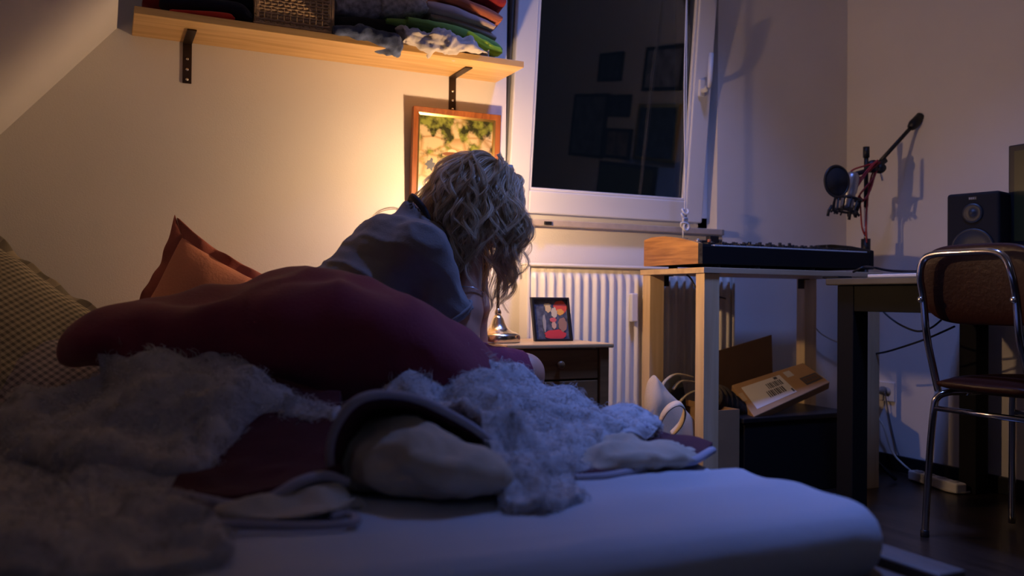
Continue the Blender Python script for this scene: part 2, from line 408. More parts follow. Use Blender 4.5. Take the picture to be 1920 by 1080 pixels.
# ================================================================== SETTING
D = 2.903; XR = 3.092; XL = -1.35; YF = -1.6; ZC = 2.55
WX0, WX1, WZ0, WZ1 = 1.355, 2.345, 1.0, 2.30
b = MB()
b.box(XL-.3, WX0, D, D+.30, -.05, ZC); b.box(WX1, XR+.2, D, D+.30, -.05, ZC)
b.box(WX0, WX1, D, D+.30, -.05, WZ0); b.box(WX0, WX1, D, D+.30, WZ1, ZC)
struct(b.build('wall_back', wall_m))
struct(MB().box(XR, XR+.1, YF-.1, D, -.05, ZC).build('wall_right', wall_m))
dim_m = mat('bounce_cut_paint', (.16, .18, .24), .9)  # unseen walls coloured dark to cut warm bounce onto the bed
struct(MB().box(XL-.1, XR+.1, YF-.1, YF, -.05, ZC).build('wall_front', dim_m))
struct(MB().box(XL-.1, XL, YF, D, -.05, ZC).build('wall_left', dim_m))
struct(MB().box(XL-.1, XR+.1, YF-.1, D+.1, -.06, 0).build('floor', floor_m))
# flat ceiling; unseen roof window opening, its edges set to clip the blue beam
b = MB(); RX0, RX1, RY0, RY1 = 1.45, 2.45, 1.15, 2.5
b.box(XL-.1, RX0, YF-.1, D, ZC, ZC+.12); b.box(RX1, XR+.1, YF-.1, D, ZC, ZC+.12)
b.box(RX0, RX1, YF-.1, RY0, ZC, ZC+.12); b.box(RX0, RX1, RY1, D, ZC, ZC+.12)
struct(b.build('ceiling', ceil_m))
# sloping roof plane on the left, up to the dormer ledge
b = MB(); sx0, sz0, sx1, sz1 = -1.30, -.02, .03, 1.54
b.hexa([(sx0-.1, YF, sz0), (sx0, YF, sz0), (sx0, D, sz0), (sx0-.1, D, sz0), (sx1-.5, YF, sz1), (sx1, YF, sz1), (sx1, D, sz1), (sx1-.5, D, sz1)])
struct(b.build('ceiling_slope', ceil_m))
struct(MB().box(XR-.016, XR, YF, D, 0, .066).build('baseboard_right', skirt_m, bevel=.003))
struct(MB().box(-.9, XR-.016, D-.016, D, 0, .066).build('baseboard_back', skirt_m, bevel=.003))

# window: fixed frame, tilted sash, pane, handle
fr = MB(); fy0, fy1 = 2.966, 3.03
zb = 1.022
fr.box(WX0, WX0+.055, fy0, fy1, zb, WZ1); fr.box(WX1-.055, WX1, fy0, fy1, zb, WZ1)
fr.box(WX0, WX1, fy0, fy1, zb, zb+.055); fr.box(WX0, WX1, fy0, fy1, WZ1-.055, WZ1)
win = struct(fr.build('window_1', pvc_m, bevel=.004))
TH = math.radians(5.7); HY, HZ = 2.975, 1.052
def tilt(p):
    x, y, z = p; dz = z-HZ; dy = y-HY
    return (x, HY+dy*math.cos(TH)-dz*math.sin(TH), HZ+dz*math.cos(TH)+dy*math.sin(TH))
def tbox(x0, x1, y0, y1, z0, z1, M_=None):
    M_ = M_ or MB(); return M_.hexa([tilt(p) for p in [(x0, y0, z0), (x1, y0, z0), (x1, y1, z0), (x0, y1, z0), (x0, y0, z1), (x1, y0, z1), (x1, y1, z1), (x0, y1, z1)]])
SX0, SX1, SZ0, SZ1 = 1.378, 2.288, HZ, 2.26; sw = .088
s = MB()
for a in ((SX0, SX0+sw, SZ0, SZ1), (SX1-sw, SX1, SZ0, SZ1), (SX0+sw, SX1-sw, SZ0, SZ0+sw), (SX0+sw, SX1-sw, SZ1-sw, SZ1)):
    tbox(a[0], a[1], 2.93, 2.985, a[2], a[3], s)
sash = s.build('sash', pvc_m, win, bevel=.005)
s = MB(); gx0, gx1, gz0, gz1 = SX0+sw, SX1-sw, SZ0+sw, SZ1-sw
for a in ((gx0, gx0+.012, gz0, gz1), (gx1-.012, gx1, gz0, gz1), (gx0, gx1, gz0, gz0+.012), (gx0, gx1, gz1-.012, gz1)):
    tbox(a[0], a[1], 2.937, 2.972, a[2], a[3], s)
s.build('glazing_bead', pvc_m, sash, bevel=.004)
gm, N_, L_, b_ = _new('night_window_glass')
fz = N_.new('ShaderNodeFresnel'); fz.inputs[0].default_value = 1.62
gl = N_.new('ShaderNodeBsdfGlossy'); gl.inputs['Roughness'].default_value = .01; gl.inputs[0].default_value = (1, 1, 1, 1)
tr = N_.new('ShaderNodeBsdfTransparent'); tr.inputs[0].default_value = (.72, .76, .80, 1); ms_ = N_.new('ShaderNodeMixShader')
L_.new(fz.outputs[0], ms_.inputs[0]); L_.new(tr.outputs[0], ms_.inputs[1]); L_.new(gl.outputs[0], ms_.inputs[2])
L_.new(ms_.outputs[0], N_['Material Output'].inputs[0])
tbox(gx0+.004, gx1-.004, 2.950, 2.956, gz0+.004, gz1-.004).build('glass_pane', gm, sash)
h = tbox(2.232-.012, 2.232+.016, 2.918, 2.931, 1.575, 1.645).build('handle_plate', white_m, sash, bevel=.004)
hb = MB(); hp = [tilt((2.234, y, z)) for y, z in ((2.93, 1.60), (2.895, 1.60), (2.880, 1.612), (2.876, 1.64), (2.876, 1.745))]
hb.tube(hp, [.011, .011, .012, .0115, .010], 12); hb.build('handle', white_m, sash, True)
tbox(SX0-.012, SX0-.002, 2.955, 2.99, SZ0, SZ1).build('seal', gasket_m, sash)
# stone sill board
sl = MB(); xs = [1.32, 2.35]+[2.35+.022*math.sin(a) for a in (.5, 1.0, 1.57)]; 
sl.add([(1.32, 2.868, .996), (2.345, 2.868, .996), (2.362, 2.875, .996), (2.369, 2.90, .996), (2.369, 2.9029, .996), (1.32, 2.9029, .996),
        (1.32, 2.868, 1.020), (2.345, 2.868, 1.020), (2.362, 2.875, 1.020), (2.369, 2.90, 1.020), (2.369, 2.9029, 1.020), (1.32, 2.9029, 1.020)],
       [(5, 4, 3, 2, 1, 0), (6, 7, 8, 9, 10, 11)]+[(i, (i+1) % 6, (i+1) % 6+6, i+6) for i in range(6)])
sl.box(WX0, WX1, 2.9031, 2.9655, WZ0+.0005, 1.0205)
struct(sl.build('trim_1', sillm, bevel=.003))
struct(MB().box(1.50, 1.53, 2.857, 2.867, 1.000, 1.013).build('trim_2', black_m, bevel=.002))

# ================================================================== BED
bf = thing('bed_frame', 'dark slatted wooden bed frame showing past the mattress corner at the lower right', 'bed frame', (.2, 1.9, 0))
frame_m = wood('dark_bed_wood', (.018, .012, .010), (.05, .036, .03), .5, 'X', 3)
slat_m = wood('grey_slat_wood', (.10, .078, .07), (.16, .13, .12), .5, 'Y', 3)
MB().box(-.95, 1.165, .862, .905, .17, .305).build('rail', frame_m, bf, bevel=.004)
MB().box(-.95, 1.165, 2.76, 2.80, .17, .305).build('rail', frame_m, bf, bevel=.004)
for x in (-.93, 1.09):
    for y in (.885, 2.73): MB().box(x, x+.05, y+.0005, y+.07, 0, .17).build('leg', frame_m, bf, bevel=.003)
for i in range(19):
    x1 = 1.165-.005-i*.110; MB().box(x1-.060, x1, .858, 2.80, .306, .326).build('slat', slat_m, bf, bevel=.004)
mattress_z = .42
def mat_secs():
    S = []; x0, x1 = -1.00, 1.045
    return x0, x1
def matt(P):
    c = np.array([.095, 1.868, .373]); h = np.array([.955, 1.005, .048]); r = .045
    P = P.copy(); q = np.abs(P-c)-h+r; q2 = np.abs(P[..., :2]-c[:2])-h[:2]
    # rounded plan corners
    k = .10; a = q2+k; d2 = np.linalg.norm(np.maximum(a, 0), axis=-1)+np.minimum(a.max(-1), 0)-k
    dz = q[..., 2]; dd = np.stack([d2+r, dz], -1)
    return np.linalg.norm(np.maximum(dd, 0), axis=-1)+np.minimum(dd.max(-1), 0)-r
def matt_n(V):
    r = .009*(ridge(V*np.array([.35, 2.2, .6]), 3.2, 3)-.4)*(V[:, 2] > .36)+.005*fbm(V, 4, 8)
    w = np.exp(-((V[:, 1]-1.6)/.35)**2)*np.clip((V[:, 0]-.5)/.4, 0, 1)
    r = r+.008*w*np.sin((V[:, 0]*9+V[:, 1]*26+1.5*fbm(V, 4, 5)))*(V[:, 2] > .40)
    return r
mt = sdf_mesh('mattress', matt, (-.9, .82, .30), (1.10, 2.895, .48), .0125, sheet_m, None, matt_n)
tag(mt, 'wide low mattress under a white fitted sheet, rounded corner at the right', 'mattress')

# ------------------------------------------------------------------ pillows
def pillow(name, label, C, U, V_, size, thick, m, flange=None, flm=None, seed=0, horn=0, dispa=.010, wr=7):
    """C centre, U/V_ unit directions, size (w,h) halves"""
    U = np.array(U, float); U /= np.linalg.norm(U); V_ = np.array(V_, float); V_ -= U*(U@V_); V_ /= np.linalg.norm(V_); W = np.cross(U, V_)
    if W@(_E-C) < 0: W = -W
    n = 46; t = np.linspace(-1, 1, n); A, B = np.meshgrid(t, t, indexing='ij')
    prof = np.clip((1-np.abs(A)**2.6), 0, 1)**.55*np.clip((1-np.abs(B)**2.6), 0, 1)**.55
    pin = 1-.07*(1-A*A)*0
    sx = A*size[0]*(1-.09*(1-np.abs(A)**1)*0-.06*(1-B*B)*np.abs(A)*0); 
    X = A*(1-.08*(1-B**2)*-0)
    G0 = C+U*(A*size[0]*(1-.10*(1-B*B)*A*A))[..., None]+V_*(B*size[1]*(1-.10*(1-A*A)*B*B))[..., None]
    wrk = dispa*(fbm(G0, wr, seed)+.7*ridge(G0*np.array([1, 1, .6]), wr*.8, seed+5)-.4)*np.clip(prof*3, 0, 1)
    F = G0+W*(prof*thick+wrk)[..., None]; Bk = G0-W*(prof*thick*.8)[..., None]
    nn = n; V = np.concatenate([F.reshape(-1, 3), Bk.reshape(-1, 3)]); Fc = []; uv = []
    for i in range(n-1):
        for j in range(n-1):
            a = i*n+j; Fc.append((a, a+n, a+n+1, a+1)); Fc.append((a+n*n, a+1+n*n, a+n+1+n*n, a+n+n*n))
            q = [(i/n, j/n), ((i+1)/n, j/n), ((i+1)/n, (j+1)/n), (i/n, (j+1)/n)]; uv += q; uv += [q[0], q[3], q[2], q[1]]
    me = bpy.data.meshes.new(name); me.from_pydata(V.tolist(), [], Fc); l = me.uv_layers.new(name='UVMap'); l.data.foreach_set('uv', np.array(uv, np.float32).ravel())
    bm = bmesh.new(); bm.from_mesh(me); bmesh.ops.remove_doubles(bm, verts=bm.verts, dist=.0006); bmesh.ops.recalc_face_normals(bm, faces=bm.faces); bm.to_mesh(me); bm.free()
    o = link(name, me, m, None, True); tag(o, label, 'pillow', 'pillows at the head of the bed')
    if flange:
        k = 40; per = [(t_, 1) for t_ in np.linspace(-1, 1, k)]+[(1, -t_) for t_ in np.linspace(-1, 1, k)][1:]+[(-t_, -1) for t_ in np.linspace(-1, 1, k)][1:]+[(-1, t_) for t_ in np.linspace(-1, 1, k)][1:]
        rr = []
        for a, b2 in per:
            base = C+U*(a*size[0]*(1-.10*(1-b2*b2)*a*a))+V_*(b2*size[1]*(1-.10*(1-a*a)*b2*b2))
            mx = max(abs(a), abs(b2)); dirv = (U*np.sign(a)*(abs(a) == 1)+V_*np.sign(b2)*(abs(b2) == 1))
            ca = min(abs(a), abs(b2))**10
            dirv = U*(a if abs(a) == 1 else np.sign(a)*ca)+V_*(b2 if abs(b2) == 1 else np.sign(b2)*ca)
            hh = flange*(1+horn*(ca if (a < 0 and b2 > 0) else 0)); wob = .25*math.sin(a*17+b2*11+seed)*flange
            rr.append([base-dirv*.012+W*.004, base+dirv*hh*.5+W*wob, base+dirv*hh+W*(wob*1.4+.3*hh*math.sin(a*9+b2*23))])
        G = np.array(rr+[rr[0]]); grid_mesh('flange', G, flm or m, o, thick=.005, sub=1)
    return o
c0 = PD(298, 432, 2.50)
r_u = PD(560, 560, 2.50)-c0; r_v = c0-PD(232, 660, 2.40)
r_u[1] *= 1; U_ = r_u/np.linalg.norm(r_u); V2 = r_v/np.linalg.norm(r_v)
Cc = c0+U_*.23-V2*.24+np.array([0, .01, 0])
pillow('cushion', 'rust orange pillow with darker flanged edge, one corner standing up against the wall', Cc, U_, V2, (.235, .25), .085, rust_m, .026, rustd_m, 3, .7, .010, 6)
c0 = PD(28, 490, 2.36); U_ = PD(190, 600, 2.32)-c0; V2 = c0-PD(-40, 650, 2.12)
U_ /= np.linalg.norm(U_); V2 /= np.linalg.norm(V2)
pillow('pillow', 'olive gingham pillow leaning on the wall, topmost at the left edge', c0+U_*.02-V2*.245, U_, V2, (.27, .22), .070, ging_m, .022, ging_m, 11, .2, .012, 5)
c0 = PD(30, 715, 1.98)
pillow('pillow', 'mauve gingham pillow lying flat under the olive gingham one', c0+np.array([-.06, .16, -.018]), PD(200, 730, 2.1)-PD(0, 610, 2.2), (0, .75, .66), (.30, .22), .07, ging2_m, .012, ging2_m, 23, .2, .012, 5)

# ------------------------------------------------------------------ duvet
def bl(px, yt, yb, dm, dh, X=None):
    t = PD(px, yt, dm); q = PD(px, yb, dm-dh*.5)
    return (t[0], t[2], max(q[2], .424), t[1]-dh, t[1]+dh*.85)
dsec = [bl(108, 650, 664, 1.80, .02), bl(114, 622, 684, 1.80, .07), bl(140, 596, 698, 1.80, .12), bl(190, 574, 706, 1.82, .16), bl(250, 562, 740, 1.86, .20),
        bl(330, 553, 790, 1.90, .24), bl(400, 526, 830, 1.94, .28), bl(470, 500, 840, 1.95, .30), bl(540, 491, 845, 1.95, .30), bl(600, 489, 845, 1.95, .30),
        bl(660, 499, 845, 1.95, .30), bl(720, 520, 845, 1.95, .29), bl(780, 560, 840, 1.95, .27), bl(830, 600, 835, 1.96, .24), bl(880, 640, 830, 1.98, .20),
        bl(920, 672, 825, 2.0, .15), bl(950, 700, 810, 2.02, .09)]
def dd(G):
    u = G[..., 0]*1.0+G[..., 2]*1.6; w = G*np.array([1, .6, 1])
    fold = np.sin((G[..., 2]*17+G[..., 0]*7.5+2.4*fbm(G, 2.6, 4, 2)))*.020+.007*ridge(w, 3.2, 77)
    return fold*np.clip((G[..., 0]+.02)/.2, .1, 1)+.010*fbm(G, 5, 9)+.010*(ridge(w, 6, 12)-.5)-.012
duv, DG, Dn = rings('duvet', dsec, maroon_m, None, 150, 110, dd, 2.1, .424)
tag(duv, 'big puffy plum maroon duvet bunched across the middle of the bed', 'duvet')

# shaggy fleece throws
def furdisp(sc, am, seed):
    def f(G): return am*(ridge(G*np.array([1, 1, 1.]), sc, seed)-.45)+am*.8*fbm(G, sc*1.7, seed+3)
    return f
def shag(parent, G, n, count, length, seed, width=.0016, curl=1.2, grav=.7, per=9):
    """woolly locks: each lock is a bundle of strands that curl together"""
    nl = count//per; P, Nn = scatter(G, n, nl, seed); rng = np.random.default_rng(seed)
    d = Nn*1.0+rng.normal(size=P.shape)*.45+np.array([0, 0, -.15])+np.stack([vnoise(P, 22, seed+k) for k in range(3)], 1)*.8
    d /= np.linalg.norm(d, axis=1, keepdims=True); p = P-Nn*.003; path = [p.copy()]; K = 6; L = length*(.6+.8*rng.random(nl))[:, None]
    ax = rng.normal(size=P.shape); ax /= np.linalg.norm(ax, axis=1, keepdims=True); sp = (rng.random((nl, 1))*1.6+.5)*curl*.5
    for k in range(K):
        d = d+np.cross(ax, d)*sp+np.array([0, 0, -.10*grav]); d /= np.linalg.norm(d, axis=1, keepdims=True); p = p+d*L/K; path.append(p.copy())
    Gd = np.stack(path, 1); t = np.linspace(0, 1, K+1)[None, :, None]; out = []
    for c in range(per):
        o = rng.normal(size=(nl, 1, 3)); out.append(Gd+o*(.0042*(1-.55*t)+.0015))
    return strands('pile', None, None, 0, 0, width, fur_m, parent, seed=seed, paths=np.concatenate(out))
E1 = [[(196, 652, 1.74), (250, 638, 1.74), (320, 634, 1.74), (390, 636, 1.74), (446, 648, 1.75)],
      [(186, 700, 1.70), (250, 690, 1.66), (320, 680, 1.66), (390, 685, 1.68), (460, 710, 1.70)],
      [(120, 745, 1.72), (200, 745, 1.58), (300, 740, 1.55), (400, 745, 1.56), (540, 760, 1.62)],
      [(10, 770, 1.70), (120, 800, 1.52), (260, 810, 1.44), (390, 815, 1.44), (460, 830, 1.52)],
      [(-60, 830, 1.60), (80, 850, 1.42), (240, 870, 1.34), (370, 880, 1.34), (420, 890, 1.40)],
      [(-80, 885, 1.45), (60, 895, 1.42), (200, 905, 1.36), (310, 912, 1.32), (335, 918, 1.30)],
      [(-90, 965, 1.24), (60, 965, 1.18), (200, 965, 1.13), (310, 970, 1.10), (350, 975, 1.08)],
      [(-110, 1035, .98), (60, 1035, .98), (200, 1030, .99), (320, 1018, 1.01), (410, 1005, 1.03)],
      [(-150, 1120, .86), (60, 1115, .86), (200, 1105, .87), (330, 1075, .90), (430, 1032, .955)]]
ft, G1, n1 = patch('fleece_throw', E1, furbase_m, None, 90, 90, furdisp(6, .030, 31), .02, .428)
tag(ft, 'shaggy grey white fleece throw heaped below the duvet at the left of the bed', 'throw', 'fleece throws on the bed')
shag(ft, G1, n1, 70000, .030, 5, .0018, 2.2)
E2 = [[(450, 735, 1.66), (520, 745, 1.62), (590, 752, 1.58), (640, 765, 1.55)],
      [(450, 790, 1.60), (520, 790, 1.56), (590, 785, 1.53), (630, 790, 1.50)],
      [(500, 820, 1.58), (540, 826, 1.55), (590, 830, 1.51), (615, 826, 1.49)]]
f2 = [[(738, 742, 1.68), (770, 690, 1.74), (835, 665, 1.80), (905, 690, 1.84), (1000, 712, 1.86), (1070, 738, 1.84), (1120, 772, 1.80)],
      [(745, 760, 1.60), (800, 730, 1.64), (870, 720, 1.68), (960, 745, 1.72), (1050, 775, 1.74), (1110, 790, 1.74), (1150, 810, 1.74)],
      [(820, 770, 1.52), (880, 770, 1.54), (940, 790, 1.56), (1010, 810, 1.58), (1070, 825, 1.60), (1110, 835, 1.62), (1135, 845, 1.64)],
      [(890, 800, 1.42), (930, 810, 1.44), (975, 830, 1.46), (1030, 850, 1.48), (1070, 865, 1.50), (1095, 875, 1.52), (1110, 880, 1.54)],
      [(925, 850, 1.34), (960, 865, 1.35), (1000, 880, 1.37), (1035, 895, 1.38), (1060, 900, 1.40), (1078, 905, 1.42), (1085, 908, 1.44)],
      [(940, 905, 1.26), (970, 915, 1.27), (1000, 925, 1.28), (1025, 935, 1.28), (1045, 935, 1.29), (1060, 932, 1.30), (1070, 925, 1.31)],
      [(960, 955, 1.20), (980, 958, 1.20), (1000, 960, 1.20), (1020, 960, 1.20), (1036, 956, 1.20), (1048, 950, 1.21), (1058, 944, 1.22)]]
fr2, G2, n2 = patch('fleece_throw', f2, furbase_m, None, 80, 80, furdisp(8, .028, 47), .016, .426)
tag(fr2, 'curly white fleece throw running from the duvet to the foot of the bed', 'throw', 'fleece throws on the bed')
shag(fr2, G2, n2, 45000, .028, 6, .0015, 2.4, .4)
f3 = [[(1110, 800, 1.84), (1150, 778, 1.86), (1190, 776, 1.86), (1225, 790, 1.86)],
      [(1110, 820, 1.76), (1150, 800, 1.76), (1190, 798, 1.76), (1230, 806, 1.78)],
      [(1110, 850, 1.64), (1140, 835, 1.66), (1180, 825, 1.68), (1215, 822, 1.72)]]
o3, G3, n3 = patch('fold', f3, furbase_m, fr2, 40, 40, furdisp(12, .012, 51), .02, .432)
shag(fr2, G3, n3, 8000, .024, 8, .0015, 2.4, .4)
o4, G4, n4 = patch('fold', E2, furbase_m, ft, 40, 40, furdisp(10, .012, 53), .02, .432)
shag(ft, G4, n4, 8000, .028, 9)

# ------------------------------------------------------------------ quilt with cream lining and grey binding
qb = PD(760, 960, 1.25); qt = thing('quilt', 'maroon quilt with grey binding and cream lining rolled up in front of the duvet', 'quilt', (qb[0], qb[1], .42))
def lining_disp(G): return .014*(ridge(G*np.array([1, 1, 1.3]), 6, 61)-.5)+.010*(ridge(G*np.array([.6, 1, 1.5]), 13, 63)-.5)+.005*fbm(G, 20, 62)
def bs(px, yt, yb, dm, dh): 
    t = PD(px, yt, dm); q = PD(px, yb, dm-dh); return (t[0], t[2], max(q[2], .427), t[1]-dh, t[1]+dh)
rings('lining', [bs(628, 895, 925, 1.34, .02), bs(640, 850, 940, 1.34, .07), bs(670, 815, 960, 1.34, .12), bs(720, 792, 975, 1.34, .15), bs(775, 790, 980, 1.35, .16),
                 bs(830, 805, 980, 1.36, .15), bs(880, 830, 970, 1.37, .13), bs(920, 865, 960, 1.38, .09), bs(938, 900, 930, 1.39, .03)], cream_m, qt, 90, 80, lining_disp, 2.2, .424)
Rr = [[(622, 885, 1.28), (632, 810, 1.26), (665, 758, 1.26), (715, 742, 1.28), (780, 752, 1.32), (850, 785, 1.36), (905, 820, 1.38), (935, 850, 1.38), (947, 888, 1.37)],
      [(645, 900, 1.36), (660, 835, 1.38), (690, 795, 1.40), (730, 775, 1.42), (780, 785, 1.44), (840, 810, 1.45), (885, 840, 1.46), (915, 870, 1.45), (925, 905, 1.42)],
      [(660, 905, 1.46), (680, 850, 1.50), (705, 815, 1.52), (740, 800, 1.54), (780, 808, 1.55), (830, 828, 1.55), (870, 855, 1.55), (900, 880, 1.54), (910, 910, 1.50)]]
patch('shell', Rr, quilt_shade_m, qt, 30, 90, lambda G: .004*fbm(G, 12, 66), .014, .427)
def binding(pts, w=.0085, n=70, par=qt):
    P = spline([PD(*p) for p in pts], n); P[:, 2] = np.maximum(P[:, 2], .431)
    return MB().tube(P, w, 8, flat=.8).build('binding', binding_m, par, True)
binding([(624, 892, 1.275), (618, 850, 1.265), (630, 800, 1.255), (665, 754, 1.25), (715, 739, 1.27), (780, 748, 1.31), (850, 780, 1.35), (905, 815, 1.37), (937, 848, 1.37), (949, 888, 1.36), (950, 930, 1.33)])
# drape of shell between the fleece heaps
Rd = [[(425, 690, 1.70), (480, 700, 1.68), (560, 720, 1.66), (640, 740, 1.62)],
      [(415, 780, 1.56), (480, 790, 1.55), (560, 790, 1.54), (640, 800, 1.52)],
      [(400, 850, 1.44), (470, 860, 1.42), (550, 860, 1.42), (640, 860, 1.42)],
      [(335, 905, 1.30), (430, 920, 1.26), (530, 905, 1.28), (645, 885, 1.32)],
      [(312, 928, 1.22), (430, 945, 1.19), (530, 930, 1.20), (645, 895, 1.26)]]
patch('shell', Rd, quilt_shade_m, qt, 60, 50, lambda G: .012*fbm(G, 6, 71)+.006*ridge(G, 9, 72), .014, .43)
binding([(318, 925, 1.215), (370, 935, 1.19), (440, 948, 1.17), (500, 938, 1.17), (560, 905, 1.19), (610, 893, 1.22), (650, 905, 1.24)], .010)
rings('lining', [bs(392, 975, 990, 1.16, .01), bs(410, 950, 1000, 1.16, .04), bs(460, 945, 1000, 1.17, .06), bs(530, 935, 1000, 1.18, .08), bs(600, 918, 990, 1.20, .08), bs(650, 925, 980, 1.22, .05), bs(668, 945, 965, 1.22, .01)],
      cream_m, qt, 70, 50, lining_disp, 2.2, .424)
rings('shell', [bs(302, 950, 965, 1.16, .01), bs(318, 938, 980, 1.16, .04), bs(360, 940, 1000, 1.15, .05), bs(400, 955, 1000, 1.13, .05), bs(440, 990, 1008, 1.11, .03)], quilt_shade_m, qt, 50, 40, lambda G: .004*fbm(G, 12, 5), 2.2, .424)
binding([(400, 1010, 1.09), (470, 1018, 1.085), (560, 1022, 1.08), (640, 1010, 1.09), (668, 990, 1.11), (655, 975, 1.14), (620, 978, 1.13)], .007)
# the far corner of the quilt on the sheet
q2 = [[(1120, 835, 1.72), (1150, 838, 1.72), (1200, 808, 1.80), (1250, 815, 1.82), (1300, 845, 1.80), (1336, 862, 1.72)],
      [(1100, 870, 1.60), (1150, 865, 1.62), (1205, 850, 1.66), (1250, 852, 1.68), (1290, 864, 1.68), (1325, 872, 1.66)],
      [(1090, 900, 1.50), (1140, 898, 1.50), (1200, 888, 1.53), (1250, 878, 1.56), (1290, 880, 1.59), (1318, 885, 1.61)],
      [(1072, 925, 1.40), (1130, 918, 1.42), (1190, 905, 1.46), (1240, 890, 1.51), (1285, 889, 1.55), (1300, 892, 1.57)]]
patch('shell', q2, quilt_shade_m, qt, 50, 60, lambda G: .006*fbm(G, 9, 81), .012, .43)
rings('lining', [bs(1092, 900, 912, 1.48, .01), bs(1105, 875, 918, 1.48, .04), bs(1150, 836, 912, 1.52, .08), bs(1200, 826, 902, 1.56, .10), bs(1240, 832, 896, 1.59, .09), bs(1275, 848, 892, 1.62, .06), bs(1292, 866, 884, 1.64, .01)],
      cream_m, qt, 60, 50, lambda G: .016*(ridge(G, 12, 91)-.4)+.007*fbm(G, 20, 92), 2.1, .424)
binding([(1118, 846, 1.66), (1150, 838, 1.67), (1185, 815, 1.70), (1210, 800, 1.73)], .008)
binding([(1076, 928, 1.385), (1130, 920, 1.40), (1190, 900, 1.45), (1240, 888, 1.50), (1285, 893, 1.53), (1302, 890, 1.55), (1318, 875, 1.60), (1335, 858, 1.66)], .009)

# ================================================================== PERSON
YC = 2.27
def J(px, py, Y=YC): return PY(px, py, Y)
pel = J(652, 672); mid = J(664, 566); chest = J(735, 487); nb = J(782, 420); nk2 = J(850, 392)
HC = J(905, 372)
HF = np.array([.66, .04, -.75]); HF /= np.linalg.norm(HF); HU = np.array([.75, 0, .66]); HU -= HF*(HU@HF); HU /= np.linalg.norm(HU); HL = np.cross(HU, HF)  # face, crown, side
hipN, hipF = J(660, 700, 2.19), J(668, 690, 2.36)
kneN, kneF = J(978, 706, 2.165), J(930, 680, 2.345)
kneN[0] = 1.075; kneF[0] = 1.045; kneN[2] = .510; kneF[2] = .515
ankN, ankF = np.array([1.085, 2.15, .085]), np.array([1.075, 2.36, .085])
shN, shF = J(790, 470, 2.11), J(806, 455, 2.44)
elN, elF = J(872, 648, 2.115), J(890, 640, 2.40)
wrN, wrF = J(889, 470, 2.175), J(900, 455, 2.36)
eN, eF = HC+HL*(-.02 if HL[1] > 0 else .02), None
HS = -1 if HL[1] > 0 else 1
def armfn(P, sh, el, wr):
    a = cap(P, sh, el, .047, .036); a = smin(a, cap(P, el, lerp(el, wr, .35), .035, .037), .02); return smin(a, cap(P, lerp(el, wr, .35), wr, .036, .024), .02)
palmN = wrN+np.array([.030, .012, .055]); palmF = wrF+np.array([.030, -.012, .055])
def handfn(P, wr, pm, sgn):
    d = P
    up = pm-wr; up /= np.linalg.norm(up); side = np.cross(up, np.array([0, sgn, 0.])); side /= np.linalg.norm(side)
    r = cap(P, wr, pm, .022, .028, 1.25)
    for k, L in zip((-1.5, -.5, .5, 1.5), (.058, .070, .066, .050)):
        b0 = pm+side*k*.0155+up*.018; b1 = b0+up*L*.42+np.array([.010, -sgn*.004, 0]); b2 = b1+up*L*.30+np.array([.018, -sgn*.012, 0]); b3 = b2+up*L*.14+np.array([.014, -sgn*.008, -.004])
        f = np.minimum(np.minimum(cap(P, b0-up*.02, b1, .0095, .0088), cap(P, b1, b2, .0088, .008)), cap(P, b2, b3, .008, .0068)); r = smin(r, f, .005)
    t0 = wr+up*.012+side*.020; t1 = t0+side*.026+up*.020; t2 = t1+up*.028+side*.006
    return smin(r, np.minimum(cap(P, t0, t1, .013, .0095), cap(P, t1, t2, .0095, .0078)), .008)
def headfn(P):
    h = ell(P, HC+HU*.012-HF*.006, (HF, HL, HU), (.094, .073, .092))
    h = smin(h, ell(P, HC+HF*.026-HU*.050, (HF, HL, HU), (.060, .056, .070)), .03)     # face block and jaw
    h = smin(h, ell(P, HC+HF*.062-HU*.106, (HF, HL, HU), (.022, .024, .020)), .025)    # chin
    h = smin(h, cap(P, HC+HF*.084-HU*.012, HC+HF*.104-HU*.048, .008, .012), .010)       # nose
    h = smin(h, ell(P, HC+HF*.078+HU*.008, (HF, HL, HU), (.018, .046, .012)), .012)     # brow
    h = smin(h, ell(P, HC+HF*.084-HU*.074, (HF, HL, HU), (.010, .021, .006)), .005)     # lips
    h = smin(h, ell(P, HC+HF*.082-HU*.086, (HF, HL, HU), (.010, .018, .006)), .005)
    for s in (-1, 1):
        e = ell(P, HC+HF*.092+HL*s*.031-HU*.014, (HF, HL, HU), (.014, .015, .010)); h = -smin(-h, e, .006)   # sockets
        h = smin(h, ell(P, HC+HF*.074+HL*s*.031-HU*.016, (HF, HL, HU), (.011, .012, .011)), .003)           # closed eyes
        h = smin(h, ell(P, HC-HF*.008+HL*s*.074-HU*.020, (HF, HL, HU), (.018, .008, .030)), .006)           # ears
    return h
def bodyfn(P):
    r = cap(P, pel, mid, .118, .098, .72); r = smin(r, cap(P, mid, chest, .098, .112, .70), .05)
    r = smin(r, cap(P, shN, shF, .052, .052), .06); r = smin(r, cap(P, nb, nk2, .056, .050), .05)
    r = smin(r, headfn(P), .018)
    for sh, el, wr, pm, sg in ((shN, elN, wrN, palmN, 1), (shF, elF, wrF, palmF, -1)):
        a = smin(armfn(P, sh, el, wr), handfn(P, wr, pm, sg), .012); r = smin(r, a, .012)
    for hp, kn, an in ((hipN, kneN, ankN), (hipF, kneF, ankF)):
        l = cap(P, hp, kn, .084, .056); l = smin(l, cap(P, kn, lerp(kn, an, .35), .050, .053), .02); l = smin(l, cap(P, lerp(kn, an, .35), an, .052, .034), .02)
        l = smin(l, cap(P, an-np.array([.02, 0, .045]), an+np.array([.13, 0, -.058]), .036, .022), .02); r = smin(r, l, .02)
    return r
def bodyfast(P):
    # coarse bound first, so empty air costs little
    return bodyfn(P)
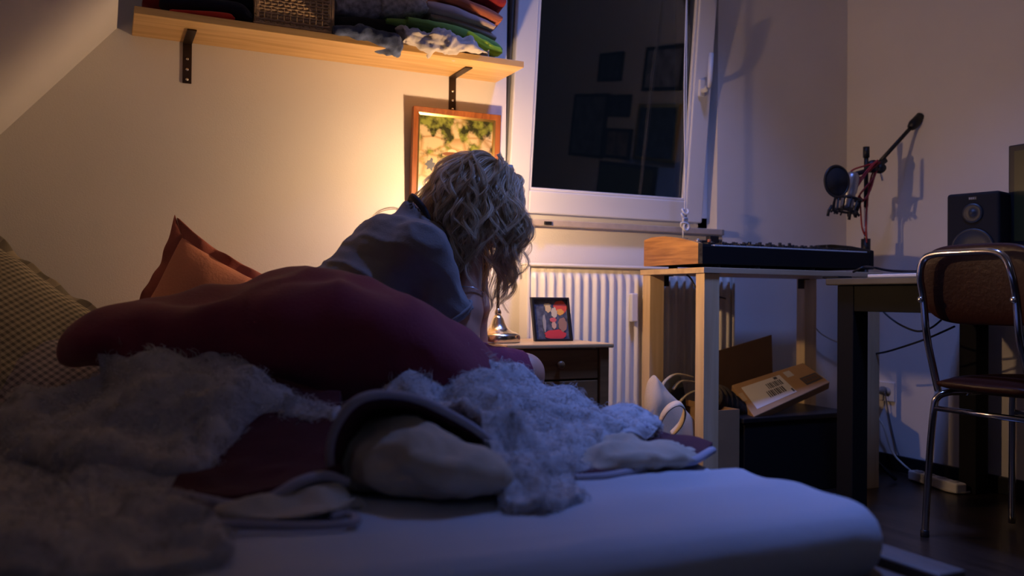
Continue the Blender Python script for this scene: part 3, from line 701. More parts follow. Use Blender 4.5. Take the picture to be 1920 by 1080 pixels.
lo_ = (float(pel[0])-.17, 2.00, -.002); hi_ = (1.30, 2.53, float(HC[2])+.14)
person = sdf_mesh('person', bodyfn, lo_, hi_, .0065, skin_m)
tag(person, 'person in a grey t-shirt hunched on the bed, head in hands, long blonde hair', 'person')
# t-shirt
def shirtfn(P):
    r = cap(P, pel+np.array([0, 0, -.03]), mid, .140, .116, .74); r = smin(r, cap(P, mid, chest, .116, .126, .72), .05)
    r = smin(r, cap(P, shN, shF, .068, .068), .06); r = smin(r, cap(P, nb, lerp(nb, nk2, .30), .070, .062), .03)
    for sh, el in ((shN, elN), (shF, elF)): r = smin(r, cap(P, sh, lerp(sh, el, .70), .070, .062), .03)
    neck = cap(P, lerp(nb, nk2, .42), lerp(nb, nk2, 1.2), .085, .085)
    r = np.maximum(r, -neck)
    for sh, el in ((shN, elN), (shF, elF)):
        d = (el-sh)/np.linalg.norm(el-sh); cut = (P-lerp(sh, el, .80))@d+.22*(P[..., 0]-sh[0])
        near = np.linalg.norm(P-lerp(sh, el, .9), axis=-1)-.16
        r = np.maximum(r, -np.maximum(-cut, near))
        r = np.maximum(r, -np.maximum(cap(P, lerp(sh, el, .62), lerp(sh, el, 1.3), .050, .056), near-.03))
    return r
def shirtnoise(V):
    w = np.clip((V[:, 2]-.55)/.2, .3, 1)
    q = V@np.array([[.8, 0, .6], [0, 1, 0], [-.6, 0, .8]])
    return w*(.009*(ridge(q*np.array([1, .7, 2.6]), 8, 131)-.45)+.004*fbm(V, 14, 132))
shirt = sdf_mesh('tshirt', shirtfn, (float(pel[0])-.18, 1.98, .43), (1.02, 2.56, 1.06), .008, shirt_m, person, shirtnoise)
# collar and hem ribs
upn = (nk2-nb)/np.linalg.norm(nk2-nb); cc_ = lerp(nb, nk2, .02)+np.array([0, 0, .004])
u_ = np.cross(upn, [0, 1., 0]); u_ /= np.linalg.norm(u_)
col = [cc_+u_*(.070*math.cos(t))+np.array([0, 1, 0])*.072*math.sin(t)+upn*(.012*math.cos(t)+.004*math.sin(3*t)) for t in np.linspace(0, 2*math.pi, 40)[:-1]]
MB().tube(col, .0075, 8, closed=True, flat=1.5).build('collar', mat('collar_rib', (.035, .036, .048), .95, bump=.5, bscale=400), shirt, True)
hm_c = lerp(shN, elN, .665); hd_ = (elN-shN)/np.linalg.norm(elN-shN); MB().tube([p for p in ring(hm_c, hd_+np.array([.16, 0, 0]), .0635, 40)], .0042, 8, closed=True).build('sleeve_hem', shirt_m, shirt, True)
# maroon dress / blanket cloth over the thighs
def skirtfn(P):
    r = 9
    for hp, kn in ((hipN, kneN), (hipF, kneF)):
        d = cap(P, hp, lerp(hp, kn, .90), .112, .074); r = np.minimum(r, d) if isinstance(r, int) else smin(r, d, .05)
    return np.maximum(r, .43-P[..., 2])
sk_ = sdf_mesh('shorts', skirtfn, (float(hipN[0])-.13, 2.02, .42), (1.10, 2.50, .68), .009, maroond_m, person, lambda V: .006*(ridge(V*np.array([1.6, .8, 1]), 12, 141)-.5)+.003*fbm(V, 25, 142))
# bracelet on the near forearm
bc_ = lerp(elN, wrN, .56); bd = (wrN-elN)/np.linalg.norm(wrN-elN)+np.array([.12, 0, 0]); MB().tube(ring(bc_, bd, .0375, 40), .0016, 6, closed=True).lathe([(.0004, -.004), (.004, 0), (.0004, .004)], bc_+np.array([.037, -.004, -.004]), (0, 0, 1), 10).build('bracelet', steel_m, person, True)
# hair: guides fall over the skull and the back of the shirt, each guide carries a lock
def hairs():
    rng = np.random.default_rng(77); n = 620; R = np.array([.100, .080, .099]); C0 = HC+HU*.012-HF*.006; A = np.array([HF, HL, HU])
    q = rng.normal(size=(n*8, 3)); q /= np.linalg.norm(q, axis=1, keepdims=True)
    ok = (q[:, 0] < .62) & (q[:, 2] > -.55-.2*q[:, 0]) & ~((q[:, 0] > .10) & (q[:, 2] < .25)); q = q[ok][:n]; n = len(q)
    lay = .005+.020*rng.random(n)**1.2
    p = C0+(q*R)@A; nrm = q@A
    part = np.sign(q[:, 1]+rng.normal(size=n)*.05)[:, None]*HL[None]
    bk_ = np.clip((.25-q[:, 0])/.6, 0, 1)[:, None]; d = nrm*.25+part*(.8-.45*bk_)+np.array([0, 0, -.15])-HU*1.0*bk_+rng.normal(size=(n, 3))*.10; d -= nrm*(d*nrm).sum(1, keepdims=True)*.8; d /= np.linalg.norm(d, axis=1, keepdims=True)
    L = (.24+.19*rng.random(n)**.8)*(1+.25*(q[:, 0] < -.45))*(1-.12*(q[:, 0] < -.2)); K = 34; stf = (.80+.12*bk_[:, 0]*np.ones(n))[:, None]; ph = rng.random((n, 2))*6.28; paths = [p.copy()]
    wl = .045+.030*rng.random(n)
    for k in range(K):
        s = (k+1)/K*L; ds = (L/K)[:, None]; am = 1.5*np.clip((s-.05)/.12, 0, 1)[:, None]
        wv = np.stack([np.sin(ph[:, 0]+s/wl*2.2), np.cos(ph[:, 1]+s/wl*1.9), 0*s], 1)*am
        pull = (HC-np.array([.02, 0, 0])-p)*np.array([1, 1, 0])*np.clip((HC[2]-.02-p[:, 2:3])/.1, 0, 1)*.35; sk2 = np.clip((.15-s)/.08, 0, 1)[:, None]; st_ = .80+.13*bk_*sk2; pull[:, 0] -= np.clip((p[:, 0]-HC[0]-.055)/.03, 0, 1.5)*.16; pull[:, 0] -= bk_[:, 0]*np.clip((.20-s)/.1, 0, 1)*.05; d = d*st_+np.array([0, 0, -1.])*(1-st_)+wv*.20+pull+rng.normal(size=(n, 3))*.008; d /= np.linalg.norm(d, axis=1, keepdims=True)
        p = p+d*ds
        qq = ((p-C0)@A.T)/(R+lay[:, None]*np.clip(s/.05, 0, 1)[:, None]); l = np.linalg.norm(qq, axis=1)
        ins = l < 1; qn = qq/np.maximum(l, 1e-6)[:, None]
        p2 = C0+(qn*(R+lay[:, None]*np.clip(s/.05, 0, 1)[:, None]))@A; p = np.where(ins[:, None], p2, p)
        f = np.minimum(shirtfn(p), smin(armfn(p, shN, elN, wrN), handfn(p, wrN, palmN, 1), .01)); bad = f < .006
        if bad.any():
            h = .004; g = np.stack([shirtfn(p+np.eye(3)[j]*h)-shirtfn(p-np.eye(3)[j]*h) for j in range(3)], 1)
            ga = np.stack([armfn(p+np.eye(3)[j]*h, shN, elN, wrN)-armfn(p-np.eye(3)[j]*h, shN, elN, wrN) for j in range(3)], 1)
            g = np.where((shirtfn(p) < armfn(p, shN, elN, wrN))[:, None], g, ga); g /= np.linalg.norm(g, axis=1, keepdims=True)+1e-9
            p = np.where(bad[:, None], p+g*(.007-f)[:, None], p)
        dd_ = p-paths[-1]; d = dd_/(np.linalg.norm(dd_, axis=1, keepdims=True)+1e-9); paths.append(p.copy())
    Gd = np.stack(paths, 1)
    # children around each guide
    m_ = 26; t = np.linspace(0, 1, K+1)[None, :, None]; out = []
    for c in range(m_):
        o = rng.normal(size=(n, 1, 3)); o /= np.linalg.norm(o, axis=2, keepdims=True); rad = rng.random((n, 1, 1))**.5
        tw = rng.normal(size=(n, 1, 3))*.004*np.sin(t*9+rng.random((n, 1, 1))*6)
        out.append(Gd+o*rad*(.0080*(1-.62*t))+tw*t)
    P_ = np.concatenate(out); keep = np.ones(len(P_), bool)
    return P_[keep]
HP = hairs()
hair = strands('hair', None, None, 0, 0, .00125, hair_m, person, seed=4, paths=HP)
# loose flyaway hairs
fly = HP[RNG.choice(len(HP), 260)]; tt_ = np.linspace(0, 1, fly.shape[1])[None, :, None]
fly = fly+RNG.normal(size=(260, 1, 3))*.014*tt_+RNG.normal(size=(260, 1, 3))*.006*np.sin(tt_*7)
strands('flyaway_hair', None, None, 0, 0, .0007, hair_m, hair, seed=5, paths=fly)

# ================================================================== WALL SHELF AND WHAT LIES ON IT
sh = thing('wall_shelf', 'long pine wall shelf on two brown iron brackets, piled with clothes', 'shelf', (.70, 2.79, 1.523))
SY0 = 2.668; SZ = 1.545
MB().box(.072, 1.312, SY0, 2.9025, 1.523, SZ).build('board', pine_m, sh, bevel=.0015)
for bx_, sx_ in ((.234, -1), (1.138, 1)):
    k = MB(); w = .0135
    k.box(bx_-w, bx_+w, 2.8985, 2.9028, 1.393, 1.5225); k.box(bx_-w, bx_+w, 2.745, 2.9028, 1.5180, 1.5225)
    br = k.build('bracket', iron_m, sh, bevel=.001)
    for z in (1.405, 1.437, 1.470): MB().lathe([(.0001, .004), (.0035, .0035), (.0048, .0015), (.005, 0)], (bx_, 2.8985, z), (0, -1, 0), 14).build('screw', steel_m, br, True)
SHY = SY0
def heap(name, label, cat, secs, m, y0=SY0+.006, dep=.20, seed=0, amp=.005, sc=16, p=2.6, group='clothes piled on the wall shelf', parent=None, nu=60, nv=44, lift=None):
    """secs: (px, ytop, ybot) read on the front plane of the pile"""
    S = []
    for q in secs:
        px, yt, yb = q[:3]; yy = y0 if len(q) < 4 else q[3]
        a = PY(px, yt, yy); c = PY(px, yb, yy); S.append((a[0], a[2], c[2], yy, yy+(dep if len(q) < 5 else q[4])))
    def dsp(G): return amp*fbm(G, sc, seed)+amp*.9*(ridge(G*np.array([.5, 1, 1.6]), sc*.8, seed+2)-.5)
    o, G, n = rings(name, S, m, parent, nu, nv, dsp, p)
    if parent is None:
        tag(o, label, cat, group)
    return o
def cloth(n, c, **k): return mat(n, c, .92, bump=.35, bscale=k.get('bs', 300), var=k.get('var', .12), vscale=k.get('vs', 12), sheen=.15)
SB = lambda px: 12+(px-248)*.1409   # top front edge line of the board in the photo
red_m = cloth('red_knit', (.75, .045, .025)); dkred_m = cloth('dark_red_cloth', (.30, .015, .02)); navy_m = cloth('navy_cloth', (.012, .018, .04))
blk_m = cloth('black_cloth', (.010, .010, .014)); stripe_m = cloth('grey_stripe_cloth', (.46, .45, .47), var=.5, vs=60)
green_m = cloth('green_terry', (.20, .38, .07), bs=500); lime_m = cloth('lime_terry', (.62, .80, .02), bs=700)
taupe_m = cloth('taupe_fleece', (.36, .27, .23), bs=500); mauve_m = cloth('mauve_fleece', (.50, .38, .37), bs=500)
rust2_m = cloth('rust_terry', (.42, .12, .06), bs=400); blue_m = cloth('blue_grey_cloth', (.07, .10, .20), var=.6, vs=30); wht_m = cloth('offwhite_cloth', (.55, .50, .46))
heap('folded_cloth', 'bright red folded knit at the left end of the shelf', 'clothes', [(318, 14, 28), (330, 11, 30), (380, 13, 35), (430, 18, 40), (441, 26, 40)], red_m, SY0+.012, .17, 1, .003)
heap('folded_cloth', 'small grey and white garment under the red knit', 'clothes', [(352, 27, 31), (372, 27, 34), (410, 32, 39), (432, 37, 42)], wht_m, SY0+.004, .05, 2, .003)
heap('folded_cloth', 'dark navy garment laid over the red knit at the left', 'clothes', [(300, -14, 2), (320, -16, 8), (390, -12, 11), (440, -4, 20), (466, 12, 40), (474, 26, 42)], navy_m, SY0+.022, .16, 3, .004)
heap('folded_cloth', 'dark red garment at the far left of the shelf', 'clothes', [(268, -8, 8), (285, -20, 14), (310, -24, 16), (345, -22, 12), (352, -15, 5)], dkred_m, SY0+.05, .16, 4, .004)
heap('folded_cloth', 'black garment stacked high next to the wicker basket', 'clothes', [(340, -60, -14), (360, -70, -8), (420, -66, 2), (460, -60, 24), (474, -50, 30)], blk_m, SY0+.05, .15, 5, .004)
# wicker basket, woven of real strands
a0 = PY(478, 40, SY0+.012)[0]; a1 = PY(627, 40, SY0+.012)[0]; by0 = SY0+.014; by1 = by0+.19; bz0 = SZ+.001; bh = .17
bk = thing('wicker_basket', 'woven light brown wicker basket in the middle of the shelf', 'basket', ((a0+a1)/2, (by0+by1)/2, bz0))
def bpath(t, off=0):
    w, d = a1-a0, by1-by0; L = 2*(w+d); s = (t % 1)*L
    for (px, py, dx, dy, l, nx, ny) in ((a0, by0, 1, 0, w, 0, -1), (a1, by0, 0, 1, d, 1, 0), (a1, by1, -1, 0, w, 0, 1), (a0, by1, 0, -1, d, -1, 0)):
        if s <= l: return (px+dx*s+nx*off, py+dy*s+ny*off)
        s -= l
    return (a0, by0)
NS = 44; mbk = MB(); rows = 15
for r in range(rows):
    z = bz0+.012+r*(bh-.02)/rows; mbk.tube([(*bpath(i/(NS*2)+.0003, (.0022 if (i//1+r) % 2 == 0 else -.0035)-.006), z+.001*math.sin(i*1.7+r)) for i in range(NS*2)], .0043, 6, closed=True)
for i in range(NS):
    p = bpath((i+.5)/NS, -.006); mbk.tube([(p[0], p[1], bz0), (p[0], p[1], bz0+bh)], .003, 6)
mbk.build('woven_side', wicker_m, bk, True)
inn = MB(); i_ = .014; inn.box(a0+i_, a1-i_, by0+i_, by1-i_, bz0, bz0+.004); inn.build('base', wicker_m, bk)
rim = MB()
for z in (bz0+.006, bz0+bh): rim.tube([(*bpath(i/80, -.006), z) for i in range(80)], .0065, 8, closed=True)
for (x, y) in ((a0, by0), (a1, by0), (a1, by1), (a0, by1)):
    for k in (-1, 0, 1): rim.tube([(x+(.007 if x == a0 else -.007)+k*.005*(1 if x == a0 else 1), y+(.006 if y == by0 else -.006), bz0+.004), (x+(.007 if x == a0 else -.007)+k*.005, y+(.006 if y == by0 else -.006), bz0+bh)], .0042, 6)
rim.build('rim', wicker_m, bk, True)
heap('folded_cloth', 'black garment right of the wicker basket, under the grey striped shirts', 'clothes', [(632, 22, 50), (645, 20, 60), (700, 26, 66), (748, 34, 72), (756, 40, 68)], blk_m, SY0+.05, .16, 6, .004)
heap('folded_cloth', 'grey striped shirt bundled right of the wicker basket', 'clothes', [(630, -14, 10), (640, -22, 24), (680, -26, 28), (712, -26, 30), (722, -16, 26)], stripe_m, SY0+.04, .16, 7, .006)
heap('folded_cloth', 'grey shirt rolled beside the striped shirt bundle', 'clothes', [(716, -12, 14), (724, -24, 27), (760, -24, 28), (798, -4, 27), (806, 6, 18)], stripe_m, SY0+.03, .17, 8, .004)
heap('folded_towel', 'green folded towel under the taupe fleece', 'towel', [(726, 30, 42), (732, 29, 48), (790, 33, 58), (850, 44, 80), (905, 64, 92), (915, 72, 90)], green_m, SY0+.04, .16, 9, .002, 30)
lt = heap('folded_towel', 'bright lime and green towel hanging its folded end at the right of the shelf', 'towel', [(766, 28, 40), (772, 28, 46), (830, 36, 60), (880, 49, 80), (920, 64, 98), (938, 80, 101), (942, 88, 98)], green_m, SY0+.022, .17, 10, .002, 30)
heap('lime_lining', '', '', [(878, 58, 66), (884, 57, 74), (905, 69, 90), (928, 82, 102), (939, 86, 103), (942, 92, 100)], lime_m, SY0+.012, .04, 11, .002, 40, parent=lt)
heap('folded_cloth', 'taupe fleece folded on top of the green towels', 'clothes', [(808, 22, 30), (814, 20, 40), (860, 30, 52), (905, 46, 70), (928, 60, 78), (931, 66, 74)], taupe_m, SY0+.04, .16, 12, .002)
heap('folded_cloth', 'mauve grey fleece folded above the taupe fleece', 'clothes', [(802, 2, 14), (808, -4, 22), (850, 4, 34), (895, 22, 48), (924, 38, 57), (930, 44, 53)], mauve_m, SY0+.026, .17, 13, .002)
heap('folded_cloth', 'rust brown towel folded above the mauve fleece', 'clothes', [(826, -20, -4), (834, -24, 2), (870, -12, 14), (910, 4, 36), (936, 18, 48), (943, 26, 42)], rust2_m, SY0+.020, .18, 14, .002)
heap('folded_cloth', 'dark crimson cloth at the very top of the clothes by the window', 'clothes', [(862, -46, -20), (872, -50, -12), (910, -46, 4), (940, -30, 19), (950, -10, 12)], dkred_m, SY0+.020, .18, 15, .003)
heap('crumpled_cloth', 'crumpled blue grey garment hanging over the front edge of the shelf', 'clothes', [(627, 48, 56, SY0-.01, .08), (636, 47, 68, SY0-.012, .08), (668, 44, 75, SY0-.016, .10), (690, 44, 74, SY0-.018, .10), (712, 50, 84, SY0-.022, .10), (735, 60, 96, SY0-.026, .08), (752, 66, 102, SY0-.026, .05), (758, 74, 92, SY0-.02, .03)], blue_m, SY0, .1, 16, .006, 26)
heap('crumpled_cloth', 'crumpled off white garment hanging over the front edge of the shelf', 'clothes', [(754, 52, 70, SY0-.012, .06), (762, 45, 84, SY0-.02, .08), (790, 50, 88, SY0-.022, .09), (830, 56, 96, SY0-.026, .09), (850, 62, 102, SY0-.026, .08), (880, 74, 98, SY0-.016, .06), (915, 92, 103, SY0-.006, .04), (922, 97, 102, SY0-.004, .02)], wht_m, SY0, .1, 17, .015, 30, nu=90, nv=60)

# framed painting on the wall
pz0, pz1, px0, px1 = .945, 1.392, .975, 1.312
pf = thing('framed_picture', 'mahogany framed painting of a stone wall and hat hanging beside the window', 'picture', ((px0+px1)/2, 2.89, pz0))
def lean(p): return (p[0], p[1]-(p[2]-pz0)*.055, p[2])
def lbox(M_, x0, x1, y0, y1, z0, z1): M_.hexa([lean(p) for p in [(x0, y0, z0), (x1, y0, z0), (x1, y1, z0), (x0, y1, z0), (x0, y0, z1), (x1, y0, z1), (x1, y1, z1), (x0, y1, z1)]])
def mframe(M_, x0, x1, z0, z1, w, y0, y1):
    o = [(x0, z0), (x1, z0), (x1, z1), (x0, z1)]; i = [(x0+w, z0+w), (x1-w, z0+w), (x1-w, z1-w), (x0+w, z1-w)]
    V = [lean((a, y0, c)) for a, c in o]+[lean((a, y0+.004, c)) for a, c in i]+[lean((a, y1, c)) for a, c in o]+[lean((a, y1, c)) for a, c in i]
    F = []
    for k in range(4):
        j = (k+1) % 4; F += [(k, j, 4+j, 4+k), (8+j, 8+k, 12+k, 12+j), (8+k, 8+j, j, k), (4+k, 4+j, 12+j, 12+k)]
    M_.add(V, F)
b = MB(); mframe(b, px0, px1, pz0, pz1, .020, 2.876, 2.899); b.build('frame', framew_m, pf, bevel=.002)
b = MB(); mframe(b, px0+.019, px1-.019, pz0+.019, pz1-.019, .008, 2.881, 2.897); b.build('gold_fillet', gold_m, pf)
pm, N_, L_, B_ = _new('painted_print'); B_.inputs['Roughness'].default_value = .22
tc = N_.new('ShaderNodeTexCoord'); vo = N_.new('ShaderNodeTexVoronoi'); vo.feature = 'DISTANCE_TO_EDGE'; vo.inputs['Scale'].default_value = 17
mp = N_.new('ShaderNodeMapping'); mp.inputs['Scale'].default_value = (.75, 1, 1.4); L_.new(tc.outputs['Object'], mp.inputs[0]); L_.new(mp.outputs[0], vo.inputs['Vector'])
cr = N_.new('ShaderNodeValToRGB'); cr.color_ramp.elements[0].color = (.34, .22, .10, 1); cr.color_ramp.elements[1].color = (.52, .40, .24, 1); cr.color_ramp.elements[1].position = .14; L_.new(vo.outputs['Distance'], cr.inputs[0])
nz = N_.new('ShaderNodeTexNoise'); nz.inputs['Scale'].default_value = 16; nz.inputs['Detail'].default_value = 5; L_.new(tc.outputs['Object'], nz.inputs['Vector'])
sp = N_.new('ShaderNodeSeparateXYZ'); L_.new(tc.outputs['Object'], sp.inputs[0])
mr = N_.new('ShaderNodeMapRange'); mr.inputs[1].default_value = 1.10; mr.inputs[2].default_value = 1.38; mr.inputs[3].default_value = -.14; mr.inputs[4].default_value = .10; L_.new(sp.outputs[2], mr.inputs[0])
ad = N_.new('ShaderNodeMath'); L_.new(nz.outputs[0], ad.inputs[0]); L_.new(mr.outputs[0], ad.inputs[1])
c2 = N_.new('ShaderNodeValToRGB'); c2.color_ramp.elements[0].position = .47; c2.color_ramp.elements[1].position = .56; L_.new(ad.outputs[0], c2.inputs[0])
n2_ = N_.new('ShaderNodeTexNoise'); n2_.inputs['Scale'].default_value = 34; L_.new(tc.outputs['Object'], n2_.inputs['Vector'])
c3 = N_.new('ShaderNodeValToRGB'); c3.color_ramp.elements[0].color = (.030, .032, .014, 1); c3.color_ramp.elements[0].position = .4; c3.color_ramp.elements[1].color = (.22, .25, .05, 1); c3.color_ramp.elements[1].position = .62; L_.new(n2_.outputs[0], c3.inputs[0])
mx = N_.new('ShaderNodeMix'); mx.data_type = 'RGBA'; L_.new(c2.outputs[0], mx.inputs['Factor']); L_.new(cr.outputs[0], mx.inputs['A']); L_.new(c3.outputs[0], mx.inputs['B'])
L_.new(mx.outputs['Result'], B_.inputs['Base Color'])
b = MB(); lbox(b, px0+.024, px1-.024, 2.891, 2.897, pz0+.024, pz1-.024); pr = b.build('print', pm, pf)
def flat_poly(name, pts, y, m, parent, f=lambda p: p, t=.0008):
    n = len(pts); V = [f((x, y, z)) for x, z in pts]+[f((x, y+t, z)) for x, z in pts]
    return MB().add(V, [tuple(range(n)), tuple(range(2*n-1, n-1, -1))]+[(i, n+i, n+(i+1) % n, (i+1) % n) for i in range(n)]).build(name, m, parent)
def ellp(cx, cz, rx, rz, n=20, wob=0): return [(cx+rx*math.cos(2*math.pi*i/n)*(1+wob*math.sin(i*2.3)), cz+rz*math.sin(2*math.pi*i/n)*(1+wob*math.cos(i*1.7))) for i in range(n)]
cc = PY(848, 289, 2.87); flat_poly('painted_hat', ellp(cc[0], cc[2], .036, .0075)+[], 2.8902, mat('paint_brown', (.16, .055, .02), .4), pr, lean)
flat_poly('painted_face', ellp(cc[0], cc[2]-.018, .013, .015), 2.8904, mat('paint_flesh', (.55, .30, .17), .4), pr, lean)
flat_poly('painted_crown', ellp(cc[0]+.002, cc[2]+.008, .018, .010), 2.8906, mat('paint_cream', (.62, .50, .32), .4), pr, lean)
cc2 = PY(808, 308, 2.87); flat_poly('painted_bird', ellp(cc2[0], cc2[2], .016, .020, 18, .35), 2.8902, mat('paint_slate', (.05, .06, .09), .4), pr, lean)

# ================================================================== RADIATOR, NIGHTSTAND
rx0, rx1, ry0, ry1, rz0, rz1 = 1.401, 2.362, 2.80, 2.87, .14, .852
ra = thing('radiator', 'white ribbed panel radiator on the wall under the window', 'radiator', ((rx0+rx1)/2, 2.83, rz0))
n = 25; pitch = (rx1-rx0-.03)/n; zr0, zr1 = rz0+.035, rz1-.044; G = []
for i in range(n*10+1):
    x = rx0+.015+i*pitch/10; ph = (i % 10)/10; hgt = .011*max(0, math.cos((ph-.5)*2*math.pi)*.75+.35)
    G.append([(x, ry0+.012, rz0), (x, ry0+.012, zr0-.012), (x, ry0+.012-hgt*.6, zr0-.003), (x, ry0+.012-hgt, zr0+.012), (x, ry0+.012-hgt, zr1-.012), (x, ry0+.012-hgt*.6, zr1+.003), (x, ry0+.012, zr1+.012), (x, ry0+.012, rz1-.006)])
grid_mesh('front_panel', np.array(G), rad_m, ra)
MB().box(rx0, rx1, ry0+.002, ry1, rz1-.008, rz1).box(rx0, rx1, ry0+.001, ry0+.013, rz1-.012, rz1-.002).build('top_grille', rad_m, ra, bevel=.003)
for x in (rx0, rx1-.012): MB().box(x, x+.012, ry0+.003, ry1, rz0, rz1-.009).build('side_panel', rad_m, ra, bevel=.003)
MB().box(rx0+.012, rx1-.012, ry0+.025, ry1, rz0, rz1-.02).build('rear_panel', rad_m, ra)
mpx = 1.853; MB().box(mpx-.014, mpx+.014, ry0-.022, ry0-.001, .635, .745).build('heat_meter', white_m, ra, bevel=.004)
MB().tube([(rx1-.02, 2.85, rz0+.05), (rx1+.03, 2.85, rz0+.05), (rx1+.035, 2.85, rz0+.04), (rx1+.035, 2.85, .0)], .009, 10).build('pipe', rad_m, ra, True)

nx0, nx1, ny0, ny1, nz = 1.14, 1.505, 2.405, 2.775, .577
ns = thing('nightstand', 'wooden nightstand with drawers between the bed and the radiator', 'nightstand', ((nx0+nx1)/2, 2.6, 0))
MB().box(nx0-.012, nx1+.012, ny0-.012, ny1, nz-.014, nz).build('top', nighttop_m, ns, bevel=.004)
for x in (nx0, nx1-.034):
    for y in (ny0, ny1-.036): MB().box(x, x+.034, y, y+.034, 0, nz-.0145).build('leg', nightw_m, ns, bevel=.003)
MB().box(nx0+.008, nx0+.018, ny0+.035, ny1-.038, .14, nz-.02).box(nx1-.018, nx1-.008, ny0+.035, ny1-.038, .14, nz-.02).box(nx0+.035, nx1-.035, ny1-.018, ny1-.008, .14, nz-.02).box(nx0+.02, nx1-.02, ny0+.02, ny1-.04, .14, .155).build('body', nightw_m, ns)
for z0, z1 in ((.462, nz-.018), (.318, .457), (.16, .313)):
    dr = MB().box(nx0+.036, nx1-.036, ny0+.010, ny0+.030, z0, z1).build('drawer', nightw_m, ns, bevel=.003)
    MB().lathe([(.006, 0), (.006, .008), (.012, .012), (.013, .018), (.009, .022), (.0005, .023)], ((nx0+nx1)/2, ny0+.010, (z0+z1)/2), (0, -1, 0), 18).build('knob', nightw_m, dr, True)

# table lamp
LX, LY = 1.195, 2.55
bc = PY(933, 640, LY); LX = float(bc[0]); lz = nz+.0005
tl = thing('table_lamp', 'small lit table lamp with a brushed metal bell base on the nightstand', 'lamp', (LX, LY, lz))
MB().lathe([(.001, 0), (.072, 0), (.074, .004), (.074, .020), (.071, .026), (.060, .032), (.044, .038), (.032, .048), (.024, .062), (.018, .078), (.012, .088), (.0005, .089)], (LX, LY, lz), n=56).build('base', nickel_m, tl, True)
MB().lathe([(.006, .086), (.010, .089), (.012, .096), (.010, .104), (.006, .108), (.0045, .112)], (LX, LY, lz), n=24).build('knob', nickel_m, tl, True)
BX, BY, BZ = 1.130, 2.510, 1.070
MB().tube(spline([(LX, LY, lz+.10), (LX, LY, lz+.30), (LX-.001, LY, lz+.38), (LX-.004, LY, lz+.425), (LX-.020, LY-.01, lz+.432), (BX+.018, BY+.01, BZ-.068), (BX, BY, BZ-.052)], 60), .0052, 14).build('pole', iron_m, tl, True)
MB().lathe([(.006, 0), (.012, .003), (.0135, .010), (.0135, .030), (.011, .036), (.0005, .037)], (BX, BY, BZ-.056), n=24).build('socket', nickel_m, tl, True)
MB().lathe([(.0005, -.022), (.007, -.020), (.009, -.014), (.016, -.006), (.018, .003), (.015, .012), (.008, .018), (.0005, .020)], (BX, BY, BZ), n=28).build('bulb', bulb_m, tl, True)
# half reflector shade, open to the wall
G = []
for t in np.radians(np.linspace(184, 300, 30)):
    row = []
    for z, r in ((-.062, .040), (-.045, .062), (-.02, .074), (.02, .078), (.060, .076), (.072, .073)): row.append((BX+r*math.cos(t), BY+r*math.sin(t), BZ+z))
    G.append(row)
grid_mesh('shade', np.array(G), mat('shade_enamel', (.35, .33, .30), .4), tl, thick=.003)
MB().tube([(BX, BY, BZ-.054), (BX+.040*math.cos(math.radians(250)), BY+.040*math.sin(math.radians(250)), BZ-.062)], .003, 8).build('shade_arm', iron_m, tl, True)

# photo stand
PHY = 2.56
def pt(px, py, dy=0): return PY(px, py, PHY+dy)
A = pt(1004, 558, .035); B = pt(1074, 558, .035); Cn = pt(1003, 638, 0); Dn_ = pt(1074, 638, 0)
zb_, x0_, x1_ = nz+.0008, float(Cn[0]), float(Dn_[0]); hgt = .148
def pl(p): return (p[0], PHY+(p[1])+(p[2]-zb_)*.22, p[2])
ph = thing('photo_frame', 'small black photo frame with a colourful picture on the nightstand', 'photo frame', ((x0_+x1_)/2, PHY, zb_))
def pbox(x0, x1, y0, y1, z0, z1, M_): return M_.hexa([pl(p) for p in [(x0, y0, z0), (x1, y0, z0), (x1, y1, z0), (x0, y1, z0), (x0, y0, z1), (x1, y0, z1), (x1, y1, z1), (x0, y1, z1)]])
b = MB(); w = .008
pbox(x0_, x0_+w, -.004, .012, zb_, zb_+hgt, b); pbox(x1_-w, x1_, -.004, .012, zb_, zb_+hgt, b); pbox(x0_+w, x1_-w, -.004, .012, zb_, zb_+w, b); pbox(x0_+w, x1_-w, -.004, .012, zb_+hgt-w, zb_+hgt, b)
b.build('frame', black_m, ph, bevel=.0015)
b = MB(); pbox(x0_+w, x1_-w, .006, .011, zb_+w, zb_+hgt-w, b); pic = b.build('picture', mat('print_grey_blue', (.085, .10, .14), .5, var=.5, vscale=70), ph)
b = MB(); b.hexa([((x0_+x1_)/2+s*.012, PHY+yy, zz) for zz, y_ in ((zb_, 0), (zb_+.1, 0)) for s, yy in ((-1, .095 if zz < zb_+.05 else .034), (1, .095 if zz < zb_+.05 else .034), (1, .099 if zz < zb_+.05 else .038), (-1, .099 if zz < zb_+.05 else .038))]); b.build('stand', black_m, ph)
W_, H_ = x1_-x0_-2*w, hgt-2*w
def pc(name, u, v, ru, rv, c, k, wob=0): flat_poly(name, [(x, z) for x, z in ellp(x0_+w+u*W_, zb_+w+v*H_, ru*W_, rv*H_, 20, wob)], .0060-.0003*k, mat('print_'+name+str(k), c, .5), pic, lambda p: (p[0], PHY+p[1]+(p[2]-zb_)*.22, p[2]), .0002)
pc('patch', .80, .80, .20, .18, (.72, .10, .06), 1, .06); pc('patch', .78, .68, .12, .08, (.85, .42, .08), 2, .1); pc('patch', .42, .86, .11, .05, (.62, .45, .16), 3, .1)
pc('patch', .43, .77, .09, .10, (.68, .52, .26), 4, .1); pc('patch', .60, .66, .09, .14, (.62, .55, .38), 5, .15); pc('patch', .55, .48, .10, .06, (.66, .14, .14), 6, .1)
